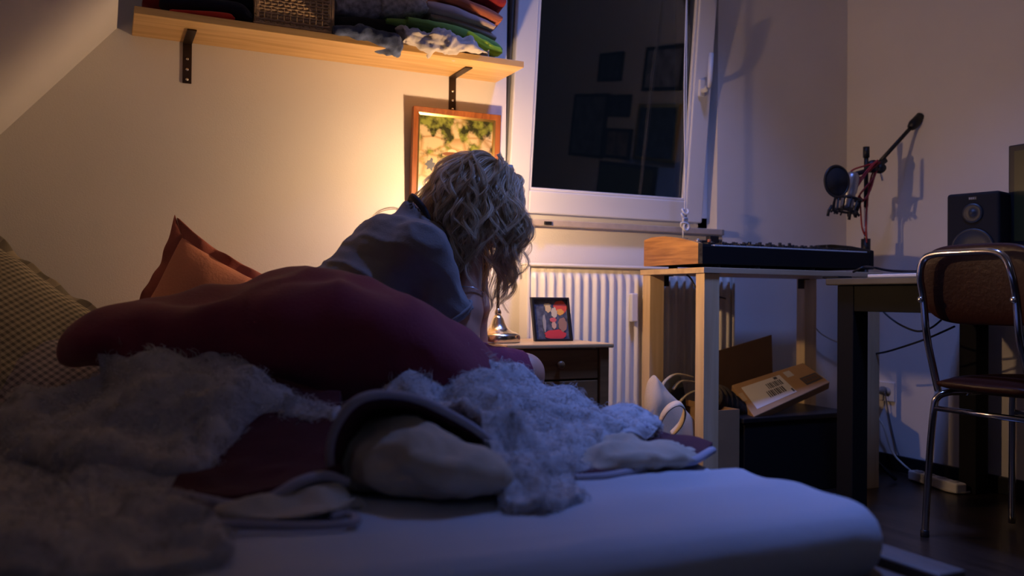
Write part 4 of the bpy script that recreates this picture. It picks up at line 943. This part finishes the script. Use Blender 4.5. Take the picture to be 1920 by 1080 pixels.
pc('patch', .56, .34, .07, .09, (.60, .40, .28), 7, .1); pc('patch', .58, .10, .32, .13, (.58, .05, .06), 8, .1); pc('patch', .82, .36, .13, .18, (.34, .20, .14), 9, .1); pc('patch', .28, .40, .05, .22, (.34, .34, .32), 10, .1)

# blind cord with knots
cd = MB(); cx, cy = 2.084, 2.782
pts = [(cx+.004*math.sin(z*7), cy, z) for z in np.linspace(2.28, 1.03, 24)]; cd.tube(pts, .0026, 7)
cd.tube([(cx+.006, cy, z) for z in np.linspace(2.28, 1.02, 12)], .0022, 7)
for k in range(4):
    t = np.linspace(0, 2*math.pi, 14)[:-1]; c = np.array([cx+.003*(-1)**k, cy-.003, 1.075-.018*k]); cd.tube([c+np.array([.014*math.cos(a), .006*math.sin(a+k), .010*math.sin(a)+.003*math.cos(2*a)]) for a in t], .0042, 7, closed=True)
t = np.linspace(0, 2*math.pi, 20)[:-1]; cd.tube([(cx+.006+.012*math.cos(a), cy-.006, 1.012+.014*math.sin(a)) for a in t], .0052, 8, closed=True)
cd.tube([(cx-.004, cy, 1.03), (cx-.006, cy-.002, .99), (cx-.005, cy-.002, .965)], .003, 7)
tag(cd.build('blind_cord', rope_m, None, True), 'white knotted blind cord hanging before the window sash', 'cord')

# ================================================================== PINE TABLE WITH SYNTHESISER
TZ = .836
tb = thing('side_table', 'tall narrow pine table holding the synthesiser in front of the radiator', 'table', (2.31, 2.6, 0))
MB().box(1.880, 2.745, 2.395, 2.785, TZ-.020, TZ).build('tabletop', pinex_m, tb, bevel=.0015)
for x in (1.888, 2.672):
    for y in (2.402, 2.730): MB().box(x, x+.066, y, y+.048, 0, TZ-.0205).build('leg', pinez_m, tb, bevel=.0015)
for x, y in ((1.955, 2.745), (2.64, 2.735)): MB().box(x, x+.032, y, y+.003, TZ-.062, TZ-.021).box(x, x+.032, y-.03, y, TZ-.024, TZ-.021).build('corner_bracket', iron_m, tb)
KX0, KX1, KY0, KY1 = 1.862, 2.708, 2.405, 2.735; KZ = TZ+.012
sy = thing('synthesizer', 'black synthesiser keyboard with wooden end cheeks on the tall pine table', 'keyboard', ((KX0+KX1)/2, 2.57, TZ))
def cheek(x0, x1):
    prof = [(KY0, KZ), (KY1, KZ), (KY1, .948), (KY1-.05, .956), (KY1-.13, .955), (KY1-.22, .944), (KY0+.02, .926), (KY0, .920)]; n = len(prof)
    V = [(x0, y, z) for y, z in prof]+[(x1, y, z) for y, z in prof]
    return MB().add(V, [tuple(range(n)), tuple(range(2*n-1, n-1, -1))]+[(i, (i+1) % n, n+(i+1) % n, n+i) for i in range(n)])
cheek(KX0, KX0+.020).build('wood_cheek', synthw_m, sy, bevel=.0015); cheek(KX1-.020, KX1).build('wood_cheek', black2_m, sy, bevel=.0015)
b = MB(); b.box(KX0+.0205, KX1-.0205, KY0+.001, KY0+.022, KZ, .912); b.box(KX0+.0205, KX1-.0205, KY0+.022, KY1-.004, KZ, .890)
b.box(KX0+.0205, KX0+.075, KY0+.022, KY0+.155, .890, .919); b.build('case', black2_m, sy, bevel=.002)
b = MB(); b.hexa([(KX0+.0205, KY0+.158, .890), (KX1-.0205, KY0+.158, .890), (KX1-.0205, KY1-.004, .890), (KX0+.0205, KY1-.004, .890),
                  (KX0+.0205, KY0+.158, .924), (KX1-.0205, KY0+.158, .924), (KX1-.0205, KY1-.004, .944), (KX0+.0205, KY1-.004, .944)]); pnl = b.build('control_panel', black_m, sy, bevel=.002)
ivory = mat('key_ivory', (.62, .60, .58), .3); kx = KX0+.080; nk = 36; kw = (KX1-.022-kx)/nk
for i in range(nk):
    MB().box(kx+i*kw+.0005, kx+(i+1)*kw-.0005, KY0+.012, KY0+.155, .8905, .9175).build('white_key', ivory, sy, bevel=.0015)
for i in range(nk-1):
    if i % 7 in (2, 6): continue
    MB().box(kx+(i+1)*kw-.006, kx+(i+1)*kw+.006, KY0+.065, KY0+.156, .9178, .930).build('black_key', black_m, sy, bevel=.002)
knob_l = mat('knob_light', (.45, .45, .47), .3, .6); knob_o = mat('knob_orange', (.55, .16, .05), .5)
for i in range(34):
    x = KX0+.045+i*.0238; y = KY0+.20+(i*37 % 5)*.022; z = .926+(y-KY0-.158)*.12
    hh = .012+.006*((i*13) % 3 == 0); MB().lathe([(.007, 0), (.0065, hh), (.005, hh+.001), (.0003, hh+.0012)], (x, y, z), n=14).build('knob', knob_l if i in (4, 6) else (knob_o if i in (7, 9) else black_m), pnl, True)
for x in (KX0+.10, KX0+.28, KX1-.30, KX1-.04):
    for y in (KY0+.03, KY1-.05): MB().lathe([(.016, 0), (.018, .002), (.017, KZ-TZ+.0005), (.0003, KZ-TZ+.0006)], (x, y, TZ+.0004), n=18).build('foot', black_m, sy, True)
tag(MB().box(2.14, 2.185, 2.69, 2.718, .9445, .975).box(2.105, 2.14, 2.695, 2.715, .9445, .956).build('power_adapter', black_m, None, bevel=.004), 'small black adapter lying on top of the synthesiser panel', 'adapter')

# ================================================================== DESK
DX0, DX1, DY0, DY1, DZ = 2.322, 3.07, .62, 2.275, .803
dk = thing('desk', 'dark painted old desk with a deep apron along the right wall', 'desk', (2.7, 1.45, 0))
MB().box(DX0, DX1, DY0, DY1, DZ-.024, DZ).build('desktop', deskt_m, dk, bevel=.004)
b = MB(); b.box(DX0+.022, DX0+.042, DY0+.04, DY1-.06, .688, DZ-.0245); b.box(DX1-.042, DX1-.022, DY0+.04, DY1-.06, .688, DZ-.0245)
b.box(DX0+.042, DX1-.042, DY1-.075, DY1-.055, .688, DZ-.0245); b.box(DX0+.042, DX1-.042, DY0+.05, DY0+.07, .688, DZ-.0245); b.build('apron', olive_m, dk, bevel=.002)
for x in (DX0+.018, DX1-.095):
    for y in (DY0+.02, DY1-.11): MB().box(x, x+.072, y, y+.072, 0, DZ-.0245).build('leg', black2_m, dk, bevel=.003)
tag(MB().box(DX0+.03, DX0+.10, DY1-.03, DY1+.045, DZ-.018+.0185, DZ+.010).build('desk_clamp', black_m, None, bevel=.004), 'small black clamp on the far end of the desk', 'clamp')
b = MB(); b.add([PZ(1607, 513, DZ+.009)*0+np.array(p) for p in [(2.335, 2.10, DZ+.0005), (2.72, 2.20, DZ+.0005), (2.78, 1.50, DZ+.0005), (2.335, 1.42, DZ+.0005), (2.335, 2.10, DZ+.011), (2.72, 2.20, DZ+.011), (2.78, 1.50, DZ+.011), (2.335, 1.42, DZ+.011)]],
             [(3, 2, 1, 0), (4, 5, 6, 7), (0, 1, 5, 4), (1, 2, 6, 5), (2, 3, 7, 6), (3, 0, 4, 7)])
tag(b.build('paper_stack', paper_m, None, bevel=.002), 'flat stack of white paper on the desk behind the chair', 'paper')
cb = MB(); cb.tube(spline([PY(1600, 512, 2.24), PY(1620, 503, 2.2), PX(1640, 504, 2.60), PX(1665, 509, 2.58), PX(1700, 511, 2.55), PX(1740, 511, 2.53)], 40)+np.array([0, 0, .004]), .0045, 8)
tag(cb.build('desk_cable', cable_m, None, True), 'dark cable lying across the white paper on the desk', 'cable')

# studio monitor
SPX, SPY = 2.76, 1.975
ang = math.radians(38); fx = np.array([-math.sin(ang)*1, -math.cos(ang), 0]); fx = np.array([-.970, -.243, 0]); rxv = np.array([.243, -.970, 0])
sc_ = np.array([SPX, SPY, 0]); zs0, zs1 = DZ+.0008, 1.096; hw, hd = .086, .105
spk = thing('studio_monitor', 'black two way studio speaker standing on the desk behind the chair', 'speaker', (SPX, SPY, zs0))
zc = (zs0+zs1)/2; hz = (zs1-zs0)/2
MB().obox((SPX, SPY, zc), rxv*hw, -fx*hd, (0, 0, hz)).build('cabinet', black2_m, spk, bevel=.010, seg=3)
fc = lambda u, z, o=0: tuple(np.array([SPX, SPY, z])+rxv*u+fx*(hd+o))
MB().lathe([(.070, -.003), (.070, .003), (.064, .005), (.060, .001), (.030, -.0005), (.0004, .0005)], fc(0, zs0+.100, .001), fx, 44).build('woofer', glass_dark, spk, True)
MB().lathe([(.018, 0), (.016, .007), (.008, .011), (.0004, .012)], fc(0, zs0+.100, .0015), fx, 24).build('dust_cap', black_m, spk, True)
MB().lathe([(.033, -.002), (.033, .003), (.024, .003), (.014, .001), (.010, .005), (.0004, .008)], fc(0, zs0+.222, .001), fx, 32).build('tweeter', glass_dark, spk, True)
mtx = Matrix(((rxv[0], 0, fx[0], 0), (rxv[1], 0, fx[1], 0), (0, 1, 0, 0), (0, 0, 0, 1))); mtx.translation = Vector(fc(0, zs1-.020, .0006))
MB().obox(fc(0, zs1-.020, .0002), rxv*.013, fx*.0006, (0, 0, .005)).build('badge', mat('badge_black', (.02, .02, .02), .3), spk)
lg = MB(); logo_m = mat('logo_grey', (.22, .22, .23), .5)
for u, w in ((-.0095, .0024), (-.0035, .0020), (.0025, .0022), (.0085, .0010)): lg.obox(fc(u, zs1-.020, .0010), rxv*w, fx*.0003, (0, 0, .0034))
lg.build('logo', logo_m, spk)
# screen at the right edge
mo = thing('computer_monitor', 'black framed computer monitor with a dark olive screen, cut by the right edge', 'monitor', (2.78, 1.40, DZ))
mt_ = PX(1896, 273, 2.78); my1 = float(mt_[1]); my0 = my1-.62; mz1 = 1.255; mz0 = .905
b = MB(); b.box(2.765, 2.785, my0, my1, mz0, mz1); b.build('bezel', black_m, mo, bevel=.004)
MB().box(2.7635, 2.7645, my0+.02, my1-.022, mz0+.025, mz1-.022).build('screen', mat('screen_off', (.045, .040, .012), .35), mo)
MB().box(2.780, 2.800, (my0+my1)/2-.03, (my0+my1)/2+.03, DZ+.012, 1.0).box(2.69, 2.87, (my0+my1)/2-.11, (my0+my1)/2+.11, DZ+.0115, DZ+.018).build('stand', black_m, mo, bevel=.003)

# microphone on a boom stand
MX, MY = 2.880, 2.600
def mpos(px, py, dd_=0): 
    d0 = float((np.array([MX, MY, .9])-_E)@CM[2]); return PD(px, py, d0+dd_)
ms = thing('microphone_stand', 'black microphone boom stand in the corner behind the synthesiser', 'stand', (MX, MY, 0))
ztop = float(mpos(1623, 275)[2])
MB().tube([(MX, MY, .08), (MX, MY, .95)], .011, 14).build('lower_tube', black_m, ms, True)
MB().tube([(MX, MY, .90), (MX, MY, .985)], .019, 14).tube([(MX, MY, ztop-.045), (MX, MY, ztop)], .013, 14).build('clutch', black_m, ms, True)
MB().tube([(MX, MY, .95), (MX, MY, 1.12)], .008, 14).build('chrome_tube', chrome_m, ms, True)
MB().tube([(MX, MY, 1.12), (MX, MY, ztop-.01)], .009, 14).build('upper_tube', black_m, ms, True)
ba, bb_ = mpos(1600, 322, -.05), mpos(1727, 218, .02)
MB().tube([mpos(1592, 330, -.06), mpos(1640, 316, -.02)], .010, 12).tube([mpos(1640, 316, -.02), mpos(1660, 300, -.01)], .012, 12).tube([mpos(1650, 303, -.01), bb_], .0085, 12).build('boom', black_m, ms, True)
MB().tube([mpos(1707, 240, .015), mpos(1712, 234, .016), bb_], [.015, .021, .020], 14).build('counterweight', black_m, ms, True)
MB().lathe([(.022, -.02), (.026, -.01), (.026, .01), (.022, .02)], mpos(1636, 312, -.02), CM[2], 18).lathe([(.018, -.02), (.022, 0), (.018, .02)], mpos(1650, 316, -.02), CM[2], 18).build('joint', black_m, ms, True)
MB().tube([mpos(1651, 318, -.03), mpos(1653, 330, -.035), mpos(1655, 339, -.035)], .0045, 8).build('wing_screw', chrome_m, ms, True)
for k in range(3):
    a = k*2.094+.5; MB().tube([(MX, MY, .10), (MX+.02*math.cos(a), MY+.02*math.sin(a), .09), (MX+.16*math.cos(a), MY+.16*math.sin(a), .012)], .007, 8).build('leg', black_m, ms, True)
mic = thing('microphone', 'silver studio microphone hanging in a black shock mount with round pop filter', 'microphone', mpos(1595, 370, -.08))
m0, m1 = mpos(1600, 322, -.08), mpos(1586, 392, -.08); axm = (m1-m0)/np.linalg.norm(m1-m0)
Lm = float(np.linalg.norm(m1-m0))
MB().lathe([(.0004, 0), (.018, .004), (.026, .014), (.029, .03), (.029, Lm*.55), (.026, Lm*.58), (.026, Lm-.01), (.02, Lm), (.0004, Lm+.001)], m0, axm, 28).build('body', mat('mic_silver', (.36, .36, .38), .35, .8), mic, True)
sc0 = mpos(1583, 385, -.08); cg = MB()
c1_, c2_ = lerp(m0, m1, .72), lerp(m0, m1, 1.05)
for c_, r_ in ((c1_, .052), (c2_, .046), (c1_, .035), (c2_, .032)): cg.tube(ring(c_, axm, r_), .0042, 7, closed=True)
R1, R2 = ring(c1_, axm, .052, 13), ring(c2_, axm, .046, 13)
for i in range(12): cg.tube([R1[i], R2[i], R2[i]+axm*.012+(R2[i]-c2_)*.25], .0036, 6)
cg.build('shock_mount', black_m, mic, True)
pfc = mpos(1569, 340, -.20); pax = CM[2]*.9+np.array([-.35, .1, 0]); pax /= np.linalg.norm(pax)
MB().tube(ring(pfc, pax, .061, 40), .005, 8, closed=True).build('pop_filter_ring', black_m, mic, True)
MB().lathe([(.060, -.002), (.060, .002), (.03, .004), (.0004, .0045)], pfc, pax, 36).build('pop_filter_mesh', blackf_m, mic, True)
MB().tube(spline([pfc+np.array([0, 0, -.06]), mpos(1566, 372, -.17), mpos(1562, 392, -.12), mpos(1570, 400, -.09)], 16), .005, 8).build('gooseneck', black_m, mic, True)
for a_, b_2 in (((1560, 385), (1552, 405)), ((1600, 385), (1592, 412)), ((1612, 380), (1604, 408))): cgo = MB().tube([mpos(*a_, -.07), mpos((a_[0]+b_2[0])/2-2, (a_[1]+b_2[1])/2, -.07), mpos(*b_2, -.07)], .006, 8).build('mount_clip', black_m, mic, True)
rc = MB()
loops = [[(1646, 300), (1632, 312), (1610, 340), (1596, 372), (1592, 380), (1606, 352), (1630, 318), (1645, 302)],
         [(1648, 304), (1625, 310), (1600, 318), (1593, 328), (1600, 336), (1618, 330), (1640, 312), (1650, 303)],
         [(1646, 302), (1640, 330), (1622, 352), (1612, 366), (1620, 374), (1632, 356), (1640, 330), (1650, 306)],
         [(1645, 304), (1636, 335), (1616, 360), (1608, 374), (1616, 378), (1628, 366), (1634, 345), (1648, 308)],
         [(1650, 305), (1634, 330), (1626, 380), (1624, 420), (1625, 455)], [(1612, 370), (1614, 400), (1616, 425), (1621, 440)]]
for i, l in enumerate(loops): rc.tube(spline([mpos(x, y, -.05+.008*i) for x, y in l], 40), .0036, 7)
tag(rc.build('microphone_cable', redc_m, None, True), 'red cable looped over the microphone boom stand', 'cable')

# ================================================================== CHAIR
ch = thing('chair', 'vintage chair with brown vinyl seat and back on a bent chrome tube frame', 'chair', (2.45, 1.65, 0))
YL, YR, XB = 1.79, 1.50, 2.235
ylb, yrb = 1.832, 1.432
def bsec():
    rows = []
    for i, y in enumerate(np.linspace(0, 1, 25)):
        yy = ylb+(yrb-ylb)*y; e = (1-abs(2*y-1)**5)**.5 if 0 < y < 1 else 0.02
        curve = .030*math.cos((y-.5)*math.pi)
        rows.append((yy, curve, e))
    return rows
G = []
for yy, cv, e in bsec():
    zt = .775+(.112*max(e, .45)+.006*math.sin((yy-1.5)*9)); zb2 = .775-.118*max(e, .30)
    th = .020*max(e, .25); ring_ = []
    for a in np.linspace(0, 2*math.pi, 28, endpoint=False):
        ca, sa = math.cos(a), math.sin(a); ex = math.copysign(abs(ca)**.9, ca); ez = math.copysign(abs(sa)**.45, sa)
        z = (zt+zb2)/2+(zt-zb2)/2*ez; ring_.append((XB+.030+cv-.012+th*ex-(z-.775)*.16, yy, z))
    G.append(ring_)
grid_mesh('backrest', np.array(G), leather_m, ch, closed_u=True, caps=True, sub=1)
# chrome U tube behind the backrest running down to the seat
def R_(y0, z0, y1, z1, k, n=8): return None
ut = [(2.300, YL+.010, .455), (2.272, YL+.004, .52), (2.238, YL, .62), (2.222, YL, .73), (2.205, YL-.002, .80), (2.199, YL-.018, .845), (2.196, YL-.055, .862), (2.195, (YL+YR)/2, .864),
      (2.196, YR+.055, .862), (2.199, YR+.018, .845), (2.205, YR+.002, .80), (2.222, YR, .73), (2.238, YR, .62), (2.272, YR-.004, .52), (2.300, YR-.010, .455)]
MB().tube(spline(ut, 110), .0105, 14).build('back_tube', chrome_m, ch, True)
for y in (YL, YR): MB().lathe([(.009, 0), (.010, .003), (.007, .007), (.0004, .009)], (2.2115, y, .730), (-1, 0, -.1), 16).build('bolt', steel_m, ch, True)
# seat pad
G = []
for i, t in enumerate(np.linspace(0, 1, 22)):
    x = 2.262+t*.40; e = (1-abs(2*t-1)**4)**.5 if 0 < t < 1 else .05; e = max(e, .3); rr = []
    for a in np.linspace(0, 2*math.pi, 36, endpoint=False):
        ca, sa = math.cos(a), math.sin(a); ey = math.copysign(abs(ca)**.6, ca); ez = math.copysign(abs(sa)**.8, sa)
        rr.append((x, (YL+YR)/2-.004+.172*max(e, .86)*ey, (.478+.027*e*ez)-.006*math.cos(a*1)*0))
    G.append(rr)
grid_mesh('seat', np.array(G), leather_m, ch, closed_u=True, caps=True, sub=1)
for y, s_ in ((YL+.012, 1), (YR-.012, -1)):
    lg_ = MB().tube(spline([(2.40, y-.02*s_, .447), (2.345, y-.006*s_, .447), (2.318, y+.012*s_, .432), (2.311, y+.020*s_, .395), (2.305, y+.030*s_, .25), (2.298, y+.040*s_, .012)], 50), .0105, 14).build('leg', chrome_m, ch, True)
    MB().lathe([(.0125, 0), (.013, .004), (.0125, .02), (.0106, .022)], (2.2978, y+.0403*s_, 0), n=16).build('rubber_foot', black_m, lg_, True)
    MB().tube(spline([(2.40, y-.02*s_, .447), (2.60, y-.02*s_, .447), (2.635, y-.012*s_, .43), (2.645, y-.005*s_, .38), (2.665, y+.010*s_, .012)], 40), .0105, 14).build('leg', chrome_m, ch, True)
MB().tube([(2.311, YL+.030, .398), (2.311, YR-.030, .398)], .0085, 12).build('stretcher', chrome_m, ch, True)
MB().tube([(2.648, YL, .372), (2.648, YR, .372)], .0085, 12).build('stretcher', chrome_m, ch, True)

# ================================================================== THINGS UNDER THE TABLE
def quadbox(corners, t):  # four top corners and a thickness along the inward normal
    C = [np.array(c, float) for c in corners]; n = np.cross(C[1]-C[0], C[3]-C[0]); n /= np.linalg.norm(n)
    if n[2] > 0: n = -n
    return MB().hexa([c+n*t for c in C]+C), n
crate = thing('storage_box', 'large black box standing on the floor under the pine table', 'box', (2.40, 2.6, 0))
b = MB(); b.box(2.12, 2.660, 2.46, 2.78, .0005, .272); b.build('body', black2_m, crate, bevel=.004)
MB().box(2.112, 2.666, 2.455, 2.785, .2725, .292).build('lid', black_m, crate, bevel=.004)
tl_, tr_, bl_ = PD(1372, 722, 3.38), PD(1506, 680, 3.52), PD(1414, 781, 3.17)
_n = np.cross(tr_-tl_, bl_-tl_); _r = _ray(1556, 716); br_ = _E+_r*(((tl_-_E)@_n)/(_r@_n))
b, nrm = quadbox([tl_, tr_, br_, bl_], .032); 
pb = thing('parcel', 'closed brown cardboard parcel with a white shipping label tilted on the black box', 'parcel', lerp(tl_, br_, .5)+nrm*.06)
b.build('carton', card_m, pb, bevel=.003)
def onq(u, v, o=.0006): return lerp(lerp(tl_, tr_, u), lerp(bl_, br_, u), v)-nrm*o
def decal(name, u0, u1, v0, v1, m, o=.0008, parent=pb, sk=0):
    P_ = [onq(u0, v0, o), onq(u1, v0, o), onq(u1+sk, v1, o), onq(u0+sk, v1, o)]; Q_ = [p+nrm*.0004 for p in P_]
    return MB().hexa(Q_+P_).build(name, m, parent)
lab = decal('shipping_label', .08, .60, .16, .86, mat('label_paper', (.66, .64, .62), .6)); inkm = mat('label_ink', (.05, .05, .055), .6)
for r, (v0, v1, u0, u1) in enumerate(((.30, .48, .36, .56), (.52, .72, .30, .52))):
    for i in range(9):
        u = u0+(u1-u0)*i/9; decal('barcode', u, u+(u1-u0)*(.055+.035*((i*7) % 3)/2)*.9, v0, v1, inkm, .0013, lab)
decal('stamp', .50, .545, .18, .26, inkm, .0013, lab); decal('stamp', .57, .59, .70, .82, inkm, .0013, lab)
decal('small_sticker', .66, .75, .12, .34, mat('sticker_white', (.55, .53, .50), .6))
hm = decal('handling_mark', .76, .98, .50, .80, inkm, .0008)
decal('mark_field', .775, .965, .55, .75, cardd_m, .0012, hm)
for i in range(5): decal('mark_word', .785+i*.035, .805+i*.035, .60, .70, inkm, .0015, hm)
decal('tape', .0, .055, .30, .55, mat('beige_tape', (.45, .33, .18), .35))
# open brown box with a raised flap
ob = thing('cardboard_box', 'open brown cardboard box with raised dark flap behind the parcel', 'box', (2.03, 2.62, 0))
b = MB(); x0, x1, y0, y1, z1 = 1.985, 2.105, 2.47, 2.77, .325; t = .004
b.box(x0, x0+t, y0, y1, .0005, z1); b.box(x1-t, x1, y0, y1, .0005, z1); b.box(x0+t, x1-t, y0, y0+t, .0005, z1); b.box(x0+t, x1-t, y1-t, y1, .0005, z1); b.box(x0+t, x1-t, y0+t, y1-t, .0005, .005)
b.build('carton', card_m, ob)
F4 = [PY(1340, 660, 2.775), PY(1447, 628, 2.775), PY(1450, 745, 2.775), PY(1338, 745, 2.775)]
MB().hexa([p+np.array([0, .006, 0]) for p in F4]+F4).build('flap', cardd_m, ob)
# canvas tote
bsec_ = [(1200, 800, 870), (1206, 778, 885), (1226, 706, 900), (1240, 715, 905), (1262, 745, 905), (1290, 778, 900), (1304, 800, 890), (1310, 815, 880)]
S = []
for px, yt, yb in bsec_:
    a = PY(px, yt, 2.50); c = PY(px, yb, 2.50); S.append((a[0], a[2], .0035, 2.46, 2.56))
tbag, TG, Tn = rings('tote_bag', S, canvas_m, None, 60, 50, lambda G: .010*fbm(G, 7, 101)+.006*(ridge(G, 9, 102)-.5), 2.2, .001)
tag(tbag, 'cream canvas tote bag slumped on the floor against the pine table legs', 'bag')
hnd = spline([PD(1240, 815, 2.70), PD(1238, 790, 2.68), PD(1252, 766, 2.67), (PD(1272, 757, 2.68)), PD(1283, 770, 2.70), PD(1276, 795, 2.71), PD(1258, 815, 2.72)], 50)
G = np.array([[p+np.array([-.008, -.018, -.004]), p+np.array([.002, 0, .002]), p+np.array([.010, .018, .006])] for p in hnd]); grid_mesh('handle', G, canvas_m, tbag, thick=.004)
# black bag with cream piping
S = []
for px, yt, yb in [(1236, 725, 760), (1246, 712, 780), (1270, 700, 800), (1300, 706, 830), (1350, 722, 860), (1385, 735, 860), (1420, 768, 850), (1432, 780, 830)]:
    a = PY(px, yt, 2.66); S.append((a[0], a[2], .003, 2.60, 2.72))
o_, BG, Bn = rings('sports_bag', [s for s in S if s[0] < 1.975], mat('dark_bag_cloth', (.022, .024, .026), .8, bump=.3, bscale=80), None, 50, 40, lambda G: .006*fbm(G, 9, 111), 2.2, .001)
tag(o_, 'black bag with cream trim behind the canvas tote bag', 'bag')
trm = mat('cream_trim', (.50, .43, .30), .8)
for pts in ([(1240, 735), (1246, 716), (1268, 702), (1300, 708)], [(1262, 730), (1276, 715), (1300, 716), (1320, 722)], [(1270, 760), (1285, 742), (1305, 733), (1330, 735)]):
    MB().tube(spline([PY(x, y, 2.606) for x, y in pts], 24), .008, 8, flat=.6).build('trim', trm, o_, True)
S = []
for px, yt, yb in [(1330, 726, 750), (1338, 720, 765), (1355, 724, 780), (1372, 740, 784), (1388, 758, 786), (1396, 772, 782)]:
    a = PY(px, yt, 2.60); c = PY(px, yb, 2.60); S.append((a[0], a[2], c[2], 2.54, 2.68))
tag(rings('wool_hat', S, mat('dark_ribbed_wool', (.06, .05, .042), .9, var=.6, vscale=70, stretch=(6, 1, 1)), None, 40, 36, lambda G: .004*np.sin(G[..., 0]*260)+.004*fbm(G, 12, 121), 2.2)[0], 'dark ribbed woollen garment lying on the open cardboard box', 'clothes')

# socket, power strip, cables
so = PX(1664, 734, XR); sk = thing('wall_socket', 'white double wall socket low on the right wall', 'socket', so)
sy_, sz_ = float(so[1]), float(so[2])
MB().box(XR-.009, XR-.0003, sy_-.042, sy_+.042, sz_-.042, sz_+.042).build('plate', white_m, sk, bevel=.003)
MB().lathe([(.020, 0), (.0195, -.001), (.018, -.0005)], (XR-.0095, sy_-.006, sz_), (-1, 0, 0), 24).build('insert', mat('socket_grey', (.35, .35, .35), .5), sk, True)
tag(MB().lathe([(.018, 0), (.018, .012), (.012, .030), (.006, .040), (.0004, .041)], (XR-.0115, sy_+.010, sz_+.004), (-1, 0, 0), 20).build('plug', mat('plug_grey', (.18, .18, .18), .5), None, True), 'grey plug in the wall socket', 'plug')
st0, st1 = PZ(1764, 880, .03), PZ(1806, 912, .03); st0 = np.array([2.985, st0[1], .022]); st1 = np.array([2.93, st1[1], .022])
ax_ = (st1-st0); Ls = np.linalg.norm(ax_); ax_ /= Ls; sd = np.cross(ax_, [0, 0, 1.])
ps = thing('power_strip', 'white power strip on the floor near the right wall', 'power strip', (*((st0+st1)/2)[:2], 0))
MB().obox((st0+st1)/2, ax_*Ls/2, sd*.024, (0, 0, .019)).build('body', white_m, ps, bevel=.006)
for k in range(4): MB().lathe([(.018, 0), (.0175, .002), (.0004, .002)], lerp(st0, st1, .14+.24*k)+np.array([0, 0, .0192]), (0, 0, 1), 18).build('outlet', mat('outlet_%d' % k, (.5, .5, .5), .5), ps, True)
fz_ = lambda px, py, z=.006: PZ(px, py, z)
pc_ = [(XR-.05, sy_+.01, sz_-.0), (XR-.05, sy_+.008, sz_-.10), tuple(PX(1657, 800, XR-.05)), tuple(PX(1672, 845, XR-.06)), tuple(fz_(1695, 872, .05)), tuple(fz_(1725, 895)), tuple(fz_(1760, 915)), tuple(fz_(1800, 924)), tuple(fz_(1835, 918)), tuple(fz_(1842, 908)), tuple(fz_(1825, 900)), tuple(fz_(1808, 906, .012))]
MB().tube(spline(pc_, 90), .0042, 8).build('power_cord', mat('cord_white', (.55, .52, .44), .5), ps, True)
tag(MB().tube(spline([(XR-.03, sy_-.012, sz_), (XR-.02, sy_-.03, sz_-.12), (XR-.02, sy_-.06, sz_-.22), (XR-.035, sy_-.09, .075)], 40), .003, 7).build('thin_cable', mat('cable_grey', (.10, .10, .11), .5), None, True), 'thin grey cable hanging from the wall socket to the skirting', 'cable')
XC = 2.72
for pts, lb in (([(1655, 583), (1668, 595), (1690, 610), (1720, 621), (1745, 615), (1765, 600)], 'dark cable sagging just below the desk apron'), ([(1598, 667), (1625, 665), (1660, 660), (1700, 648), (1740, 634), (1790, 612)], 'dark cable running lower under the desk towards the chair')):
    tag(MB().tube(spline([PX(x, y, XC) for x, y in pts], 50), .0038, 8).build('hanging_cable', cable_m, None, True), lb, 'cable', 'cables hanging under the desk')
tag(MB().tube(spline([PY(1505, 530, 2.86), PY(1512, 580, 2.86), PY(1530, 615, 2.86), PY(1550, 632, 2.86), PY(1590, 650, 2.86)], 40), .003, 7).build('wall_cable', mat('cable_beige', (.50, .42, .30), .5), None, True), 'beige cable hanging on the wall between table and desk', 'cable')
tag(MB().tube(spline([PY(1284, 512, 2.60), PY(1295, 522, 2.56), PY(1312, 545, 2.53), PY(1360, 560, 2.60)], 30), .0036, 8).build('table_cable', cable_m, None, True), 'dark cable hanging beneath the pine tabletop', 'cable')

# pictures on the right wall, beyond the frame of the photo, mirrored in the window pane
for y0, y1, z0, z1, fm, cm, lb in ((.61, .91, 1.78, 1.97, black_m, (.05, .05, .06), 'small dark square picture high on the right wall'), (1.18, 1.60, 1.71, 1.98, black_m, (.30, .30, .33), 'wide picture in a black frame high on the right wall'),
        (.31, .78, 1.26, 1.70, black_m, (.14, .14, .17), 'large tall picture in a thin dark frame on the right wall'), (.80, 1.06, 1.545, 1.69, black_m, (.03, .035, .05), 'tiny dark picture between the larger frames on the right wall'),
        (.80, 1.12, 1.27, 1.47, black_m, (.20, .15, .11), 'brown toned picture below the tiny one on the right wall'), (1.17, 1.62, 1.28, 1.63, gold_m, (.05, .07, .10), 'dark picture in a gold frame on the right wall')):
    q = thing('wall_picture', lb, 'picture', (XR-.01, (y0+y1)/2, z0), 'pictures on the right wall'); w = .022
    b = MB(); b.box(XR-.02, XR-.001, y0, y0+w, z0, z1).box(XR-.02, XR-.001, y1-w, y1, z0, z1).box(XR-.02, XR-.001, y0+w, y1-w, z0, z0+w).box(XR-.02, XR-.001, y0+w, y1-w, z1-w, z1); b.build('frame', fm, q)
    MB().box(XR-.012, XR-.006, y0+w, y1-w, z0+w, z1-w).build('print', mat('wall_print', cm, .6, var=.5, vscale=12), q)
